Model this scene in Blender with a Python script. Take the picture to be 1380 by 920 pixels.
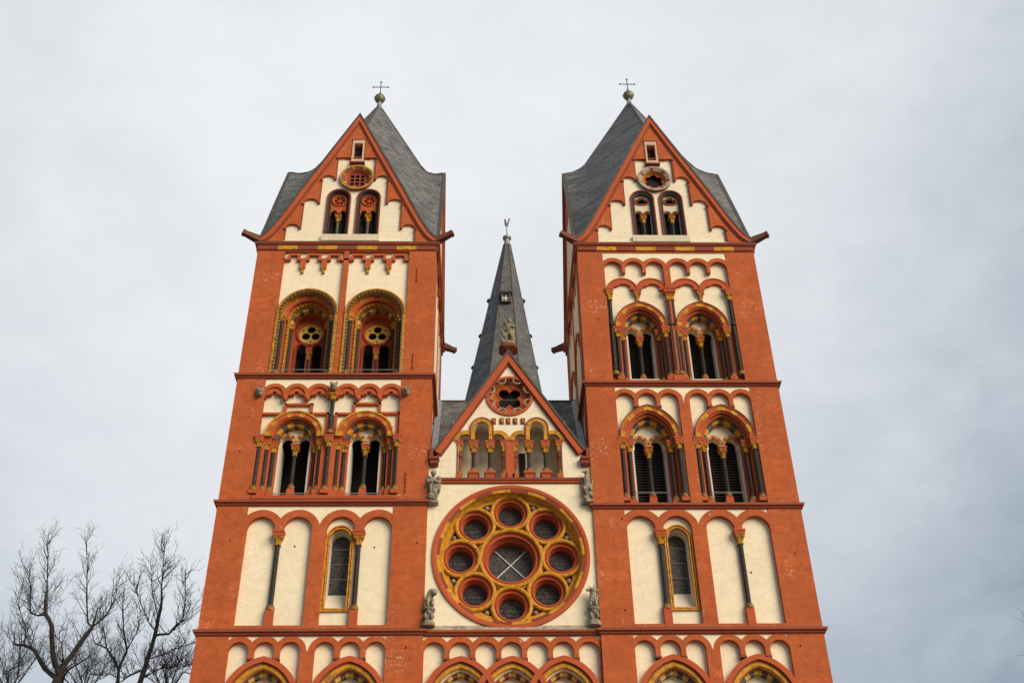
import bpy, math, random
from mathutils import Vector, Matrix
from mathutils.geometry import tessellate_polygon
from math import sin, cos, pi, sqrt, radians as R

for o in list(bpy.data.objects):
    bpy.data.objects.remove(o)
S = bpy.context.scene
COL = S.collection

# ------------------------------------------------------------------ camera
cam_d = bpy.data.cameras.new('camera')
cam = bpy.data.objects.new('camera', cam_d); COL.objects.link(cam)
FPX, PITCH = 1553.07, R(37)
XV = Vector((0.99971792, -0.00137486, 0.02371038))     # world X, Y, Z as seen by the camera (right, up, forward)
YV = Vector((-0.01976165, -0.60190541, 0.79832284))
ZV = Vector((-0.01317382, 0.79856621, 0.6017628))
m = Matrix(((XV[0], XV[1], -XV[2], -1.02), (YV[0], YV[1], -YV[2], -40.0), (ZV[0], ZV[1], -ZV[2], 1.6), (0, 0, 0, 1)))
cam.matrix_world = m
cam_d.sensor_width = 36.0; cam_d.lens = FPX / 1380 * 36.0
cam_d.clip_start = 0.1; cam_d.clip_end = 5000
S.camera = cam

# ------------------------------------------------------------------ sky, sun, exposure
SUN_EL, SUN_AZ = R(27), R(42)          # azimuth measured from straight in front of the facade towards the right
W = bpy.data.worlds.new('World'); S.world = W; W.use_nodes = True
nt = W.node_tree; N = nt.nodes; L = nt.links; N.clear()
out = N.new('ShaderNodeOutputWorld'); bg = N.new('ShaderNodeBackground')
sky = N.new('ShaderNodeTexSky'); sky.sky_type = 'NISHITA'; sky.sun_disc = False
sky.sun_elevation = SUN_EL; sky.sun_rotation = pi - SUN_AZ
tc = N.new('ShaderNodeTexCoord')
def wmath(op, a, b=None):
    n = N.new('ShaderNodeMath'); n.operation = op
    for i, v in enumerate((a, b)):
        if v is None: continue
        if isinstance(v, (int, float)): n.inputs[i].default_value = v
        else: L.new(v, n.inputs[i])
    return n.outputs[0]
def wnoise(scale, detail, rough, dist=0.0, sc=(1, 1, 1), loc=(0, 0, 0)):
    mp = N.new('ShaderNodeMapping'); mp.inputs['Scale'].default_value = sc; mp.inputs['Location'].default_value = loc
    L.new(tc.outputs['Generated'], mp.inputs['Vector'])
    n = N.new('ShaderNodeTexNoise'); n.inputs['Scale'].default_value = scale; n.inputs['Detail'].default_value = detail
    n.inputs['Roughness'].default_value = rough; n.inputs['Distortion'].default_value = dist
    L.new(mp.outputs[0], n.inputs['Vector']); return n.outputs['Fac']
n1 = wnoise(2.2, 6, 0.5, 0.6, (1, 1, 1.6), (3.1, 1.2, 0.4))
n2 = wnoise(6.0, 7, 0.55, 0.4, (1, 1, 1.5), (0.3, 5.2, 1.4))
dot = N.new('ShaderNodeVectorMath'); dot.operation = 'DOT_PRODUCT'
L.new(tc.outputs['Generated'], dot.inputs[0])
gd = Vector((-0.07, 0.69, 0.725)).normalized(); dot.inputs[1].default_value = gd
thin = wmath('MULTIPLY', wmath('SUBTRACT', dot.outputs['Value'], 0.828), 6.4)
v = wmath('ADD', thin, wmath('MULTIPLY', wmath('SUBTRACT', n1, 0.5), 0.70))
v = wmath('ADD', v, wmath('MULTIPLY', wmath('SUBTRACT', n2, 0.5), 0.75))
n3 = wnoise(15.0, 8, 0.62, 0.8, (1, 1, 1.8), (2.3, 0.2, 4.4))
v = wmath('ADD', v, wmath('MULTIPLY', wmath('SUBTRACT', n3, 0.5), 0.35))
v = wmath('MULTIPLY', wmath('ADD', v, 0.45), 0.53)
ramp = N.new('ShaderNodeValToRGB'); L.new(v, ramp.inputs[0])
cr = ramp.color_ramp
cr.elements[0].position = 0.0; cr.elements[0].color = (0.24, 0.30, 0.365, 1)
cr.elements[1].position = 1.0; cr.elements[1].color = (0.86, 0.87, 0.885, 1)
for p_, c_ in ((0.22, (0.40, 0.455, 0.515)), (0.40, (0.535, 0.575, 0.625)), (0.58, (0.665, 0.69, 0.727)), (0.78, (0.765, 0.78, 0.805))):
    e = cr.elements.new(p_); e.color = (*c_, 1)
mix = N.new('ShaderNodeMix'); mix.data_type = 'RGBA'; mix.inputs['Factor'].default_value = 0.92
scl = N.new('ShaderNodeVectorMath'); scl.operation = 'SCALE'; scl.inputs['Scale'].default_value = 0.1 / 0.1 * 1.0
L.new(sky.outputs[0], scl.inputs[0])
clds = N.new('ShaderNodeVectorMath'); clds.operation = 'SCALE'; clds.inputs['Scale'].default_value = 10.0
L.new(ramp.outputs[0], clds.inputs[0])
L.new(scl.outputs[0], mix.inputs['A']); L.new(clds.outputs[0], mix.inputs['B'])
L.new(mix.outputs['Result'], bg.inputs['Color']); bg.inputs['Strength'].default_value = 0.1
L.new(bg.outputs[0], out.inputs[0])

sd = bpy.data.lights.new('sun', 'SUN'); sd.energy = 3.7; sd.angle = R(42); sd.color = (1.0, 0.84, 0.64)
sun = bpy.data.objects.new('sun', sd); COL.objects.link(sun)
to_sun = Vector((sin(SUN_AZ) * cos(SUN_EL), -cos(SUN_AZ) * cos(SUN_EL), sin(SUN_EL)))
sun.rotation_euler = to_sun.to_track_quat('Z', 'Y').to_euler(); sun.location = to_sun * 100
S.view_settings.view_transform = 'Standard'; S.view_settings.look = 'None'
S.view_settings.exposure = 0.2; S.view_settings.gamma = 1; S.view_settings.use_curve_mapping = False

# ------------------------------------------------------------------ materials
def new_mat(name):
    mt = bpy.data.materials.new(name); mt.use_nodes = True
    t = mt.node_tree; t.nodes.clear()
    o = t.nodes.new('ShaderNodeOutputMaterial'); p = t.nodes.new('ShaderNodeBsdfPrincipled')
    t.links.new(p.outputs[0], o.inputs[0])
    return mt, t, p
def nn(t, kind, **kw):
    n = t.nodes.new(kind)
    for k, v in kw.items(): setattr(n, k, v)
    return n
def mth(t, op, a, b=None, clamp=False):
    n = nn(t, 'ShaderNodeMath', operation=op, use_clamp=clamp)
    for i, v in enumerate((a, b)):
        if v is None: continue
        if isinstance(v, (int, float)): n.inputs[i].default_value = v
        else: t.links.new(v, n.inputs[i])
    return n.outputs[0]
def mixc(t, fac, a, b, blend='MIX'):
    n = nn(t, 'ShaderNodeMix', data_type='RGBA', blend_type=blend)
    for key, v in (('Factor', fac), ('A', a), ('B', b)):
        s = n.inputs[key] if key == 'Factor' else [i for i in n.inputs if i.name == key and i.type == 'RGBA'][0]
        if isinstance(v, (int, float)): s.default_value = v
        elif isinstance(v, tuple): s.default_value = (*v, 1) if len(v) == 3 else v
        else: t.links.new(v, s)
    return [o for o in n.outputs if o.type == 'RGBA'][0]
def noise(t, vec, scale, detail=4, rough=0.55, dist=0.0):
    n = nn(t, 'ShaderNodeTexNoise'); n.inputs['Scale'].default_value = scale; n.inputs['Detail'].default_value = detail
    n.inputs['Roughness'].default_value = rough; n.inputs['Distortion'].default_value = dist
    t.links.new(vec, n.inputs['Vector']); return n.outputs['Fac']
def smooth(t, v, lo, hi):
    n = nn(t, 'ShaderNodeMapRange', interpolation_type='SMOOTHSTEP')
    n.inputs[1].default_value = lo; n.inputs[2].default_value = hi; t.links.new(v, n.inputs[0]); return n.outputs[0]
def wallvec(t):
    g = nn(t, 'ShaderNodeNewGeometry'); p = nn(t, 'ShaderNodeSeparateXYZ'); t.links.new(g.outputs['Position'], p.inputs[0])
    q = nn(t, 'ShaderNodeSeparateXYZ'); t.links.new(g.outputs['True Normal'], q.inputs[0])
    side = mth(t, 'GREATER_THAN', mth(t, 'ABSOLUTE', q.outputs[0]), 0.65)
    u = mth(t, 'ADD', mth(t, 'MULTIPLY', p.outputs[1], side), mth(t, 'MULTIPLY', p.outputs[0], mth(t, 'SUBTRACT', 1.0, side)))
    c = nn(t, 'ShaderNodeCombineXYZ'); t.links.new(u, c.inputs[0]); t.links.new(p.outputs[2], c.inputs[1])
    return g.outputs['Position'], c.outputs[0], p.outputs[2]
def stone(name, base, vary, joint=None, chip=None, rough=0.85, jw=0.85, jh=0.38, bump=0.25, chip_th=0.66, jmask=None, stain=0.0, stain_col=(0.16, 0.13, 0.10)):
    mt, t, p = new_mat(name)
    pos, uv, zz = wallvec(t)
    big = noise(t, pos, 0.45, 4, 0.6); med = noise(t, pos, 3.4, 7, 0.7, 0.4); fine = noise(t, pos, 13, 4, 0.7)
    col = mixc(t, smooth(t, big, 0.3, 0.7), base, vary)
    dk = tuple(c * 0.52 for c in base) if joint and base[2] < .1 else tuple(c * 0.84 for c in base)
    col = mixc(t, mth(t, 'MULTIPLY', smooth(t, med, 0.44, 0.66), 0.75), col, dk)
    hs = nn(t, 'ShaderNodeMapping'); hs.inputs['Scale'].default_value = (0.9, 0.9, 3.2); t.links.new(pos, hs.inputs[0])
    col = mixc(t, mth(t, 'MULTIPLY', smooth(t, noise(t, hs.outputs[0], 1.7, 6, 0.7, 0.3), 0.45, 0.7), 0.5), col, dk)
    col = mixc(t, mth(t, 'MULTIPLY', smooth(t, fine, 0.42, 0.62), 0.40), col, tuple(c * 0.72 for c in base))
    h = mth(t, 'ADD', mth(t, 'MULTIPLY', med, 0.6), mth(t, 'MULTIPLY', fine, 0.4))
    if joint:
        b = nn(t, 'ShaderNodeTexBrick'); t.links.new(uv, b.inputs['Vector'])
        b.inputs['Color1'].default_value = (0.35, 0.35, 0.35, 1); b.inputs['Color2'].default_value = (0.65, 0.65, 0.65, 1)
        b.inputs['Mortar'].default_value = (0.5, 0.5, 0.5, 1)
        b.inputs['Scale'].default_value = 1; b.inputs['Mortar Size'].default_value = 0.009; b.inputs['Mortar Smooth'].default_value = 0.3
        b.inputs['Brick Width'].default_value = jw; b.inputs['Row Height'].default_value = jh
        bw = nn(t, 'ShaderNodeSeparateColor'); t.links.new(b.outputs['Color'], bw.inputs[0])
        col = mixc(t, mth(t, 'MULTIPLY', smooth(t, bw.outputs[0], 0.35, 0.65), 0.45), col, tuple(min(1, c * (0.66 if base[2] < .1 else 0.86)) for c in base))
        mk = mth(t, 'MULTIPLY', b.outputs['Fac'], smooth(t, noise(t, pos, 0.8, 3), 0.38, 0.62))
        mk = mth(t, 'MULTIPLY', mk, 0.6)
        if jmask: mk = mth(t, 'MULTIPLY', mk, jmask)
        col = mixc(t, mk, col, joint)
        h = mth(t, 'SUBTRACT', h, mth(t, 'MULTIPLY', b.outputs['Fac'], 0.5))
    if stain:
        sv = nn(t, 'ShaderNodeMapping'); sv.inputs['Scale'].default_value = (3.4, 3.4, 0.45); t.links.new(pos, sv.inputs[0])
        st = smooth(t, noise(t, sv.outputs[0], 1.3, 7, 0.68, 0.5), 0.55, 0.78)
        col = mixc(t, mth(t, 'MULTIPLY', st, stain), col, stain_col)
    if chip:
        a = smooth(t, noise(t, pos, 7.5, 9, 0.75), chip_th, chip_th + 0.05)
        a = mth(t, 'MULTIPLY', a, smooth(t, noise(t, pos, 0.55, 3), 0.56, 0.66))
        col = mixc(t, mth(t, 'MULTIPLY', a, 0.7), col, chip)
    t.links.new(col, p.inputs['Base Color']); p.inputs['Roughness'].default_value = rough
    p.inputs['Specular IOR Level'].default_value = 0.25
    bp = nn(t, 'ShaderNodeBump'); bp.inputs['Strength'].default_value = bump; bp.inputs['Distance'].default_value = 0.03
    t.links.new(h, bp.inputs['Height']); t.links.new(bp.outputs[0], p.inputs['Normal'])
    return mt
def plain(name, base, rough=0.7, metal=0.0, var=0.25, scale=9.0, dirt=None, dirt_amt=0.5):
    mt, t, p = new_mat(name)
    g = nn(t, 'ShaderNodeNewGeometry')
    f = noise(t, g.outputs['Position'], scale, 6, 0.65)
    col = mixc(t, smooth(t, f, 0.35, 0.7), base, tuple(c * (1 - var) for c in base))
    if dirt:
        d = smooth(t, noise(t, g.outputs['Position'], scale * 0.55, 7, 0.7, 0.6), 0.52, 0.68)
        col = mixc(t, mth(t, 'MULTIPLY', d, dirt_amt), col, dirt)
    t.links.new(col, p.inputs['Base Color']); p.inputs['Roughness'].default_value = rough; p.inputs['Metallic'].default_value = metal
    p.inputs['Specular IOR Level'].default_value = 0.3
    bp = nn(t, 'ShaderNodeBump'); bp.inputs['Strength'].default_value = 0.3; bp.inputs['Distance'].default_value = 0.02
    t.links.new(f, bp.inputs['Height']); t.links.new(bp.outputs[0], p.inputs['Normal'])
    return mt
RED = stone('red_sandstone', (0.53, 0.126, 0.036), (0.40, 0.086, 0.027), joint=(0.24, 0.055, 0.02), chip=(0.66, 0.42, 0.28), chip_th=0.54, stain=0.7, stain_col=(0.22, 0.055, 0.022))
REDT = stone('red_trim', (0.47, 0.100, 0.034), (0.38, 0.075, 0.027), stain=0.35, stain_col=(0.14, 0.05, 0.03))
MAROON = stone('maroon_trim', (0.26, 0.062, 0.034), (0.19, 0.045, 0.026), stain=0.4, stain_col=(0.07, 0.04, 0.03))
CREAM = stone('cream_plaster', (0.84, 0.75, 0.56), (0.79, 0.695, 0.505), chip=(0.34, 0.28, 0.20), chip_th=0.64, bump=0.12, stain=0.50, stain_col=(0.50, 0.43, 0.31))
CREAMJ = stone('cream_ashlar', (0.83, 0.745, 0.575), (0.78, 0.69, 0.52), joint=(0.42, 0.33, 0.21), chip=(0.34, 0.28, 0.20), chip_th=0.63, jw=0.62, jh=0.29, bump=0.15, stain=0.35, stain_col=(0.45, 0.38, 0.27))
CREAMG = stone('gallery_plaster', (0.74, 0.66, 0.50), (0.66, 0.58, 0.44), stain=0.35, stain_col=(0.35, 0.3, 0.22))
CREAMD = stone('cream_weathered', (0.72, 0.63, 0.46), (0.58, 0.50, 0.37), joint=(0.36, 0.29, 0.2), chip=(0.2, 0.17, 0.13), chip_th=0.62, jw=0.55, jh=0.27, bump=0.2, stain=0.8, stain_col=(0.25, 0.21, 0.15))
JAMB = stone('pale_jamb', (0.68, 0.63, 0.53), (0.58, 0.53, 0.44), stain=0.3, stain_col=(0.3, 0.27, 0.22))
GOLD = plain('ochre_paint', (0.60, 0.275, 0.016), 0.65, 0, 0.45, 6, (0.14, 0.075, 0.025), 0.75)
GOLDD = plain('ochre_carving', (0.50, 0.235, 0.020), 0.7, 0, 0.5, 11, (0.05, 0.032, 0.02), 0.95)
PALEY = plain('pale_yellow_voussoir', (0.66, 0.41, 0.085), 0.7, 0, 0.3, 6, (0.3, 0.2, 0.08), 0.4)
GREYV = plain('dark_grey_voussoir', (0.10, 0.085, 0.075), 0.7, 0, 0.4, 8, (0.2, 0.15, 0.1), 0.4)
BLACK = plain('black_column_paint', (0.034, 0.027, 0.023), 0.75, 0, 0.4, 8, (0.085, 0.065, 0.05), 0.5)
LEAD = plain('lead_flashing', (0.085, 0.075, 0.07), 0.55, 0.2, 0.4, 5, (0.17, 0.13, 0.1), 0.5)
LEADL = plain('light_lead', (0.30, 0.31, 0.32), 0.5, 0.3, 0.3, 4)
DARK = plain('interior_shade', (0.018, 0.016, 0.015), 0.9)  # near-black colour standing in for the shade inside openings
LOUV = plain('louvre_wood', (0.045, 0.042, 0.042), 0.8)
STATUE = plain('weathered_statue_stone', (0.34, 0.29, 0.215), 0.9, 0, 0.6, 8, (0.028, 0.026, 0.025), 1.0)
KNIGHT = plain('pale_lichen_stone', (0.28, 0.24, 0.165), 0.9, 0, 0.5, 7, (0.07, 0.055, 0.035), 0.95)
LEDGE = plain('weathered_ledge_stone', (0.40, 0.34, 0.25), 0.9, 0, 0.4, 4, (0.10, 0.085, 0.07), 0.8)
BALL = plain('green_copper_ball', (0.27, 0.255, 0.15), 0.5, 0.2, 0.4, 4, (0.12, 0.11, 0.08), 0.6)
IRON = plain('iron', (0.055, 0.05, 0.05), 0.5, 0.5, 0.3, 10)
RAIL = plain('galvanised_rail', (0.42, 0.41, 0.40), 0.4, 0.6, 0.2, 10)
GILT = plain('weathercock_metal', (0.12, 0.10, 0.08), 0.5, 0.5, 0.3, 10)
BARK = plain('bark', (0.065, 0.056, 0.046), 0.95, 0, 0.4, 6)
WHITEP = plain('white_window_paint', (0.75, 0.73, 0.68), 0.6, 0, 0.15, 8)
def slate_mat(name, c1, c2, w=0.24, h=0.15):
    mt, t, p = new_mat(name)
    g = nn(t, 'ShaderNodeNewGeometry'); s = nn(t, 'ShaderNodeSeparateXYZ'); t.links.new(g.outputs['Position'], s.inputs[0])
    u = mth(t, 'ADD', mth(t, 'MULTIPLY', s.outputs[0], 0.9), mth(t, 'MULTIPLY', s.outputs[1], 0.42))
    vz = mth(t, 'ADD', mth(t, 'MULTIPLY', s.outputs[2], 1.15), mth(t, 'MULTIPLY', u, 0.12))
    c = nn(t, 'ShaderNodeCombineXYZ'); t.links.new(u, c.inputs[0]); t.links.new(vz, c.inputs[1])
    b = nn(t, 'ShaderNodeTexBrick'); t.links.new(c.outputs[0], b.inputs['Vector'])
    b.inputs['Color1'].default_value = (*c1, 1); b.inputs['Color2'].default_value = (*c2, 1); b.inputs['Mortar'].default_value = (*[x * 0.35 for x in c1], 1)
    b.inputs['Scale'].default_value = 1; b.inputs['Mortar Size'].default_value = 0.012; b.inputs['Brick Width'].default_value = w; b.inputs['Row Height'].default_value = h
    b.inputs['Mortar Smooth'].default_value = 0.4; b.inputs['Bias'].default_value = 0.0
    f = noise(t, g.outputs['Position'], 1.1, 6, 0.65, 0.5); f2 = noise(t, g.outputs['Position'], 9, 4, 0.7)
    col = mixc(t, mth(t, 'MULTIPLY', smooth(t, f, 0.42, 0.7), 0.5), b.outputs['Color'], (0.16, 0.15, 0.13))
    col = mixc(t, mth(t, 'MULTIPLY', smooth(t, f2, 0.45, 0.65), 0.5), col, tuple(x * 0.4 for x in c1))
    t.links.new(col, p.inputs['Base Color']); p.inputs['Roughness'].default_value = 0.6
    bp = nn(t, 'ShaderNodeBump'); bp.inputs['Strength'].default_value = 0.6; bp.inputs['Distance'].default_value = 0.02
    t.links.new(mth(t, 'SUBTRACT', f2, b.outputs['Fac']), bp.inputs['Height']); t.links.new(bp.outputs[0], p.inputs['Normal'])
    return mt
SLATE = slate_mat('slate_roof', (0.052, 0.056, 0.061), (0.165, 0.166, 0.164), 0.38, 0.25)
SLATED = slate_mat('slate_spire', (0.050, 0.054, 0.062), (0.115, 0.118, 0.12), 0.4, 0.3)
def glass_mat():
    mt, t, p = new_mat('leaded_glass')
    g = nn(t, 'ShaderNodeNewGeometry')
    vv = nn(t, 'ShaderNodeTexVoronoi'); vv.feature = 'DISTANCE_TO_EDGE'; vv.inputs['Scale'].default_value = 11
    t.links.new(g.outputs['Position'], vv.inputs['Vector'])
    v2 = nn(t, 'ShaderNodeTexVoronoi'); v2.inputs['Scale'].default_value = 11; t.links.new(g.outputs['Position'], v2.inputs['Vector'])
    s = nn(t, 'ShaderNodeSeparateColor'); t.links.new(v2.outputs['Color'], s.inputs[0])
    col = mixc(t, s.outputs[0], (0.018, 0.018, 0.022), (0.070, 0.066, 0.066))
    col = mixc(t, smooth(t, vv.outputs['Distance'], 0.05, 0.02), col, (0.13, 0.125, 0.12))
    t.links.new(col, p.inputs['Base Color']); p.inputs['Roughness'].default_value = 0.45; p.inputs['Specular IOR Level'].default_value = 0.18
    bp = nn(t, 'ShaderNodeBump'); bp.inputs['Strength'].default_value = 0.5; bp.inputs['Distance'].default_value = 0.02
    t.links.new(s.outputs[1], bp.inputs['Height']); t.links.new(bp.outputs[0], p.inputs['Normal'])
    return mt
GLASS = glass_mat()
def paving_mat():
    mt, t, p = new_mat('square_paving')
    g = nn(t, 'ShaderNodeNewGeometry')
    b = nn(t, 'ShaderNodeTexBrick'); t.links.new(g.outputs['Position'], b.inputs['Vector'])
    b.inputs['Color1'].default_value = (0.2, 0.18, 0.16, 1); b.inputs['Color2'].default_value = (0.26, 0.24, 0.21, 1); b.inputs['Mortar'].default_value = (0.1, 0.09, 0.08, 1)
    b.inputs['Scale'].default_value = 4
    col = mixc(t, noise(t, g.outputs['Position'], 0.3, 6), b.outputs['Color'], (0.15, 0.14, 0.13))
    t.links.new(col, p.inputs['Base Color']); p.inputs['Roughness'].default_value = 0.8
    return mt
PAVING = paving_mat()
SPOUT = stone('weathered_spout', (0.19, 0.07, 0.045), (0.13, 0.055, 0.04), stain=0.5, stain_col=(0.06, 0.045, 0.035))
OCHREB = plain('ochre_base', (0.34, 0.19, 0.06), 0.7, 0, 0.5, 9, (0.09, 0.06, 0.04), 0.7)
PINK = stone('pale_pink_stone', (0.62, 0.43, 0.33), (0.52, 0.34, 0.25), stain=0.4, stain_col=(0.25, 0.15, 0.1))

# ------------------------------------------------------------------ geometry helpers
class Frame:
    """local (x right, y inwards, z up) of a wall face -> world"""
    def __init__(s, ox, oy, ang=0.0): s.ox, s.oy, s.c, s.s = ox, oy, cos(ang), sin(ang)
    def __call__(s, p): return (s.ox + p[0] * s.c - p[1] * s.s, s.oy + p[0] * s.s + p[1] * s.c, p[2])
WORLD = Frame(0, 0)

def arc(cx, zs, w, c, n=20):
    """two-centred arch, half width w, centre offset c (0 = round), left foot to right foot"""
    Rr = w + c; t0 = math.acos(max(-1, min(1, -c / Rr))); pts = []
    for i in range(n + 1):
        t = pi + (t0 - pi) * i / n; pts.append((cx + c + Rr * cos(t), zs + Rr * sin(t)))
    return pts + [(2 * cx - x, z) for x, z in reversed(pts[:-1])]
def arc_z(x, cx, zs, w, c):
    d = abs(x - cx)
    if d > w: return None
    return zs + sqrt(max(0, (w + c) ** 2 - (d + c) ** 2))
def cof(w, h): return (h * h - w * w) / (2 * w)
def circle(cx, cz, r, n=48, a0=0.0): return [(cx + r * cos(a0 + 2 * pi * i / n), cz + r * sin(a0 + 2 * pi * i / n)) for i in range(n)]
def lobes(cx, cz, n, d, rr, a0=0.0, m=96):
    out = []
    for i in range(m):
        t = 2 * pi * i / m; best = 0
        for k in range(n):
            a = t - (a0 + 2 * pi * k / n); q = rr * rr - (d * sin(a)) ** 2
            if q >= 0: best = max(best, d * cos(a) + sqrt(q))
        out.append((cx + best * cos(t), cz + best * sin(t)))
    return out

class MB:
    def __init__(s, f=WORLD): s.v = []; s.f = []; s.m = []; s.fr = f
    def add(s, p): s.v.append(s.fr(p)); return len(s.v) - 1
    def face(s, idx, mi=0): s.f.append(tuple(idx)); s.m.append(mi)
    def quad(s, a, b, c, d, mi=0): s.face([s.add(a), s.add(b), s.add(c), s.add(d)], mi)
    def box(s, x0, x1, y0, y1, z0, z1, mi=0):
        i = [s.add(p) for p in ((x0, y0, z0), (x1, y0, z0), (x1, y1, z0), (x0, y1, z0), (x0, y0, z1), (x1, y0, z1), (x1, y1, z1), (x0, y1, z1))]
        for q in ((0, 1, 5, 4), (1, 2, 6, 5), (2, 3, 7, 6), (3, 0, 4, 7), (4, 5, 6, 7), (3, 2, 1, 0)): s.face([i[k] for k in q], mi)
        return s
    def plate(s, outline, holes, y0, y1, mi=0, mis=None):
        mis = mi if mis is None else mis
        loops = [outline] + list(holes)
        tri = tessellate_polygon([[Vector((x, z, 0)) for x, z in lp] for lp in loops])
        flat = [p for lp in loops for p in lp]
        A = [s.add((x, y0, z)) for x, z in flat]; B = [s.add((x, y1, z)) for x, z in flat]
        for a, b, c in tri:
            pa, pb, pc = flat[a], flat[b], flat[c]
            if (pb[0] - pa[0]) * (pc[1] - pa[1]) - (pb[1] - pa[1]) * (pc[0] - pa[0]) < 0: b, c = c, b
            s.face((A[a], A[b], A[c]), mi); s.face((B[a], B[c], B[b]), mi)
        k = 0
        for li, lp in enumerate(loops):
            n = len(lp); ar = sum(lp[i][0] * lp[(i + 1) % n][1] - lp[(i + 1) % n][0] * lp[i][1] for i in range(n))
            for i in range(n):
                j = (i + 1) % n; a, b = k + i, k + j
                if (ar > 0) != (li == 0): a, b = b, a
                s.face((A[a], B[a], B[b], A[b]), mis)
            k += n
        return s
    def ring(s, pin, pout, y0, y1, blocks=None, mats=(0,), yin=None):
        """band between two matching open contours; blocks of alternating material index"""
        n = len(pin) - 1; nb = blocks or 1; yi = y1 if yin is None else yin
        for i in range(n):
            mi = mats[int((i + 0.5) / n * nb) % len(mats)]
            a, b, c, d = pin[i], pin[i + 1], pout[i + 1], pout[i]
            s.quad((a[0], y0, a[1]), (b[0], y0, b[1]), (c[0], y0, c[1]), (d[0], y0, d[1]), mi)
            s.quad((b[0], y0, b[1]), (a[0], y0, a[1]), (a[0], yi, a[1]), (b[0], yi, b[1]), mi)
            s.quad((d[0], y0, d[1]), (c[0], y0, c[1]), (c[0], y1, c[1]), (d[0], y1, d[1]), mi)
        if pin[0] != pin[-1]:
            for k in (0, n):
                a, d = pin[k], pout[k]; s.quad((a[0], y0, a[1]), (d[0], y0, d[1]), (d[0], y1, d[1]), (a[0], y1, a[1]), mats[0] if k == 0 else mats[(nb - 1) % len(mats)])
        return s
    def cone(s, cx, cz, r0, y0, r1, y1, n=48, mi=0, mats=None, blocks=1):
        for i in range(n):
            a, b = 2 * pi * i / n, 2 * pi * (i + 1) / n
            k = mi if mats is None else mats[int((i + .5) / n * blocks) % len(mats)]
            s.quad((cx + r1 * cos(a), y1, cz + r1 * sin(a)), (cx + r1 * cos(b), y1, cz + r1 * sin(b)), (cx + r0 * cos(b), y0, cz + r0 * sin(b)), (cx + r0 * cos(a), y0, cz + r0 * sin(a)), k)
        return s
    def tube(s, path, r, n=8, mi=0, closed=False, caps=True):
        P = [Vector(p) for p in path]; rs = r if isinstance(r, (list, tuple)) else [r] * len(P); rings = []
        m = len(P); up = None
        for i, p in enumerate(P):
            t = (P[(i + 1) % m] - P[i - 1]) if closed else (P[min(i + 1, m - 1)] - P[max(i - 1, 0)])
            t = t.normalized() if t.length > 1e-9 else Vector((0, 0, 1))
            if up is None: up = Vector((0, -1, 0)) if abs(t.y) < 0.9 else Vector((1, 0, 0))
            u = (up - t * up.dot(t)).normalized(); up = u; w = t.cross(u)
            rings.append([s.add(p + (u * cos(2 * pi * k / n) + w * sin(2 * pi * k / n)) * rs[i]) for k in range(n)])
        for i in range(m if closed else m - 1):
            A, B = rings[i], rings[(i + 1) % m]
            for k in range(n): s.face((A[k], A[(k + 1) % n], B[(k + 1) % n], B[k]), mi)
        if caps and not closed: s.face(rings[0][::-1], mi); s.face(rings[-1], mi)
        return s
    def lathe(s, cx, cy, prof, n=14, mi=0, wob=0.0, k=8):
        rings = []
        for r, z in prof:
            rings.append([s.add((cx + r * (1 + wob * (abs(sin(k * pi * i / n)) - .5)) * cos(2 * pi * i / n), cy + r * (1 + wob * (abs(sin(k * pi * i / n)) - .5)) * sin(2 * pi * i / n), z)) for i in range(n)])
        for A, B in zip(rings, rings[1:]):
            for i in range(n): s.face((A[i], A[(i + 1) % n], B[(i + 1) % n], B[i]), mi)
        s.face(rings[0][::-1], mi); s.face(rings[-1], mi)
        return s
    def loft_loops(s, loops, mi=0, mats=None, cap=True):
        """closed rectangular loops (list of point lists) joined in order"""
        I = [[s.add(p) for p in lp] for lp in loops]
        for q, (A, B) in enumerate(zip(I, I[1:])):
            n = len(A)
            for i in range(n): s.face((A[i], A[(i + 1) % n], B[(i + 1) % n], B[i]), mi if mats is None else mats[q])
        if cap: s.face(I[0][::-1], mi); s.face(I[-1], mi)
        return s
    def ellipsoid(s, c, r, rot=None, nu=10, nv=7, mi=0):
        M = rot or Matrix.Identity(3); rings = []
        for j in range(1, nv):
            t = pi * j / nv
            rings.append([s.add(Vector(c) + M @ Vector((r[0] * sin(t) * cos(2 * pi * i / nu), r[1] * sin(t) * sin(2 * pi * i / nu), r[2] * cos(t)))) for i in range(nu)])
        top = s.add(Vector(c) + M @ Vector((0, 0, r[2]))); bot = s.add(Vector(c) - M @ Vector((0, 0, r[2])))
        for i in range(nu):
            s.face((top, rings[0][i], rings[0][(i + 1) % nu]), mi); s.face((bot, rings[-1][(i + 1) % nu], rings[-1][i]), mi)
        for A, B in zip(rings, rings[1:]):
            for i in range(nu): s.face((A[i], B[i], B[(i + 1) % nu], A[(i + 1) % nu]), mi)
        return s
    def build(s, name, mats, parent=None, smooth=False, label=None):
        me = bpy.data.meshes.new(name); me.from_pydata(s.v, [], s.f)
        for mt in (mats if isinstance(mats, (list, tuple)) else [mats]): me.materials.append(mt)
        me.polygons.foreach_set('material_index', s.m)
        if smooth:
            me.polygons.foreach_set('use_smooth', [True] * len(s.f))
            try: me.set_sharp_from_angle(angle=R(40))
            except Exception: pass
        me.update()
        o = bpy.data.objects.new(name, me); COL.objects.link(o)
        if parent: o.parent = parent
        if label: o['label'] = label
        return o

def tag(o, label, cat, group=None, kind=None):
    if label: o['label'] = label
    if cat: o['category'] = cat
    if group: o['group'] = group
    if kind: o['kind'] = kind
    return o
def empty(name, loc=(0, 0, 0)):
    o = bpy.data.objects.new(name, None); COL.objects.link(o); o.location = loc; o.empty_display_size = 0.5; return o

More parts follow.
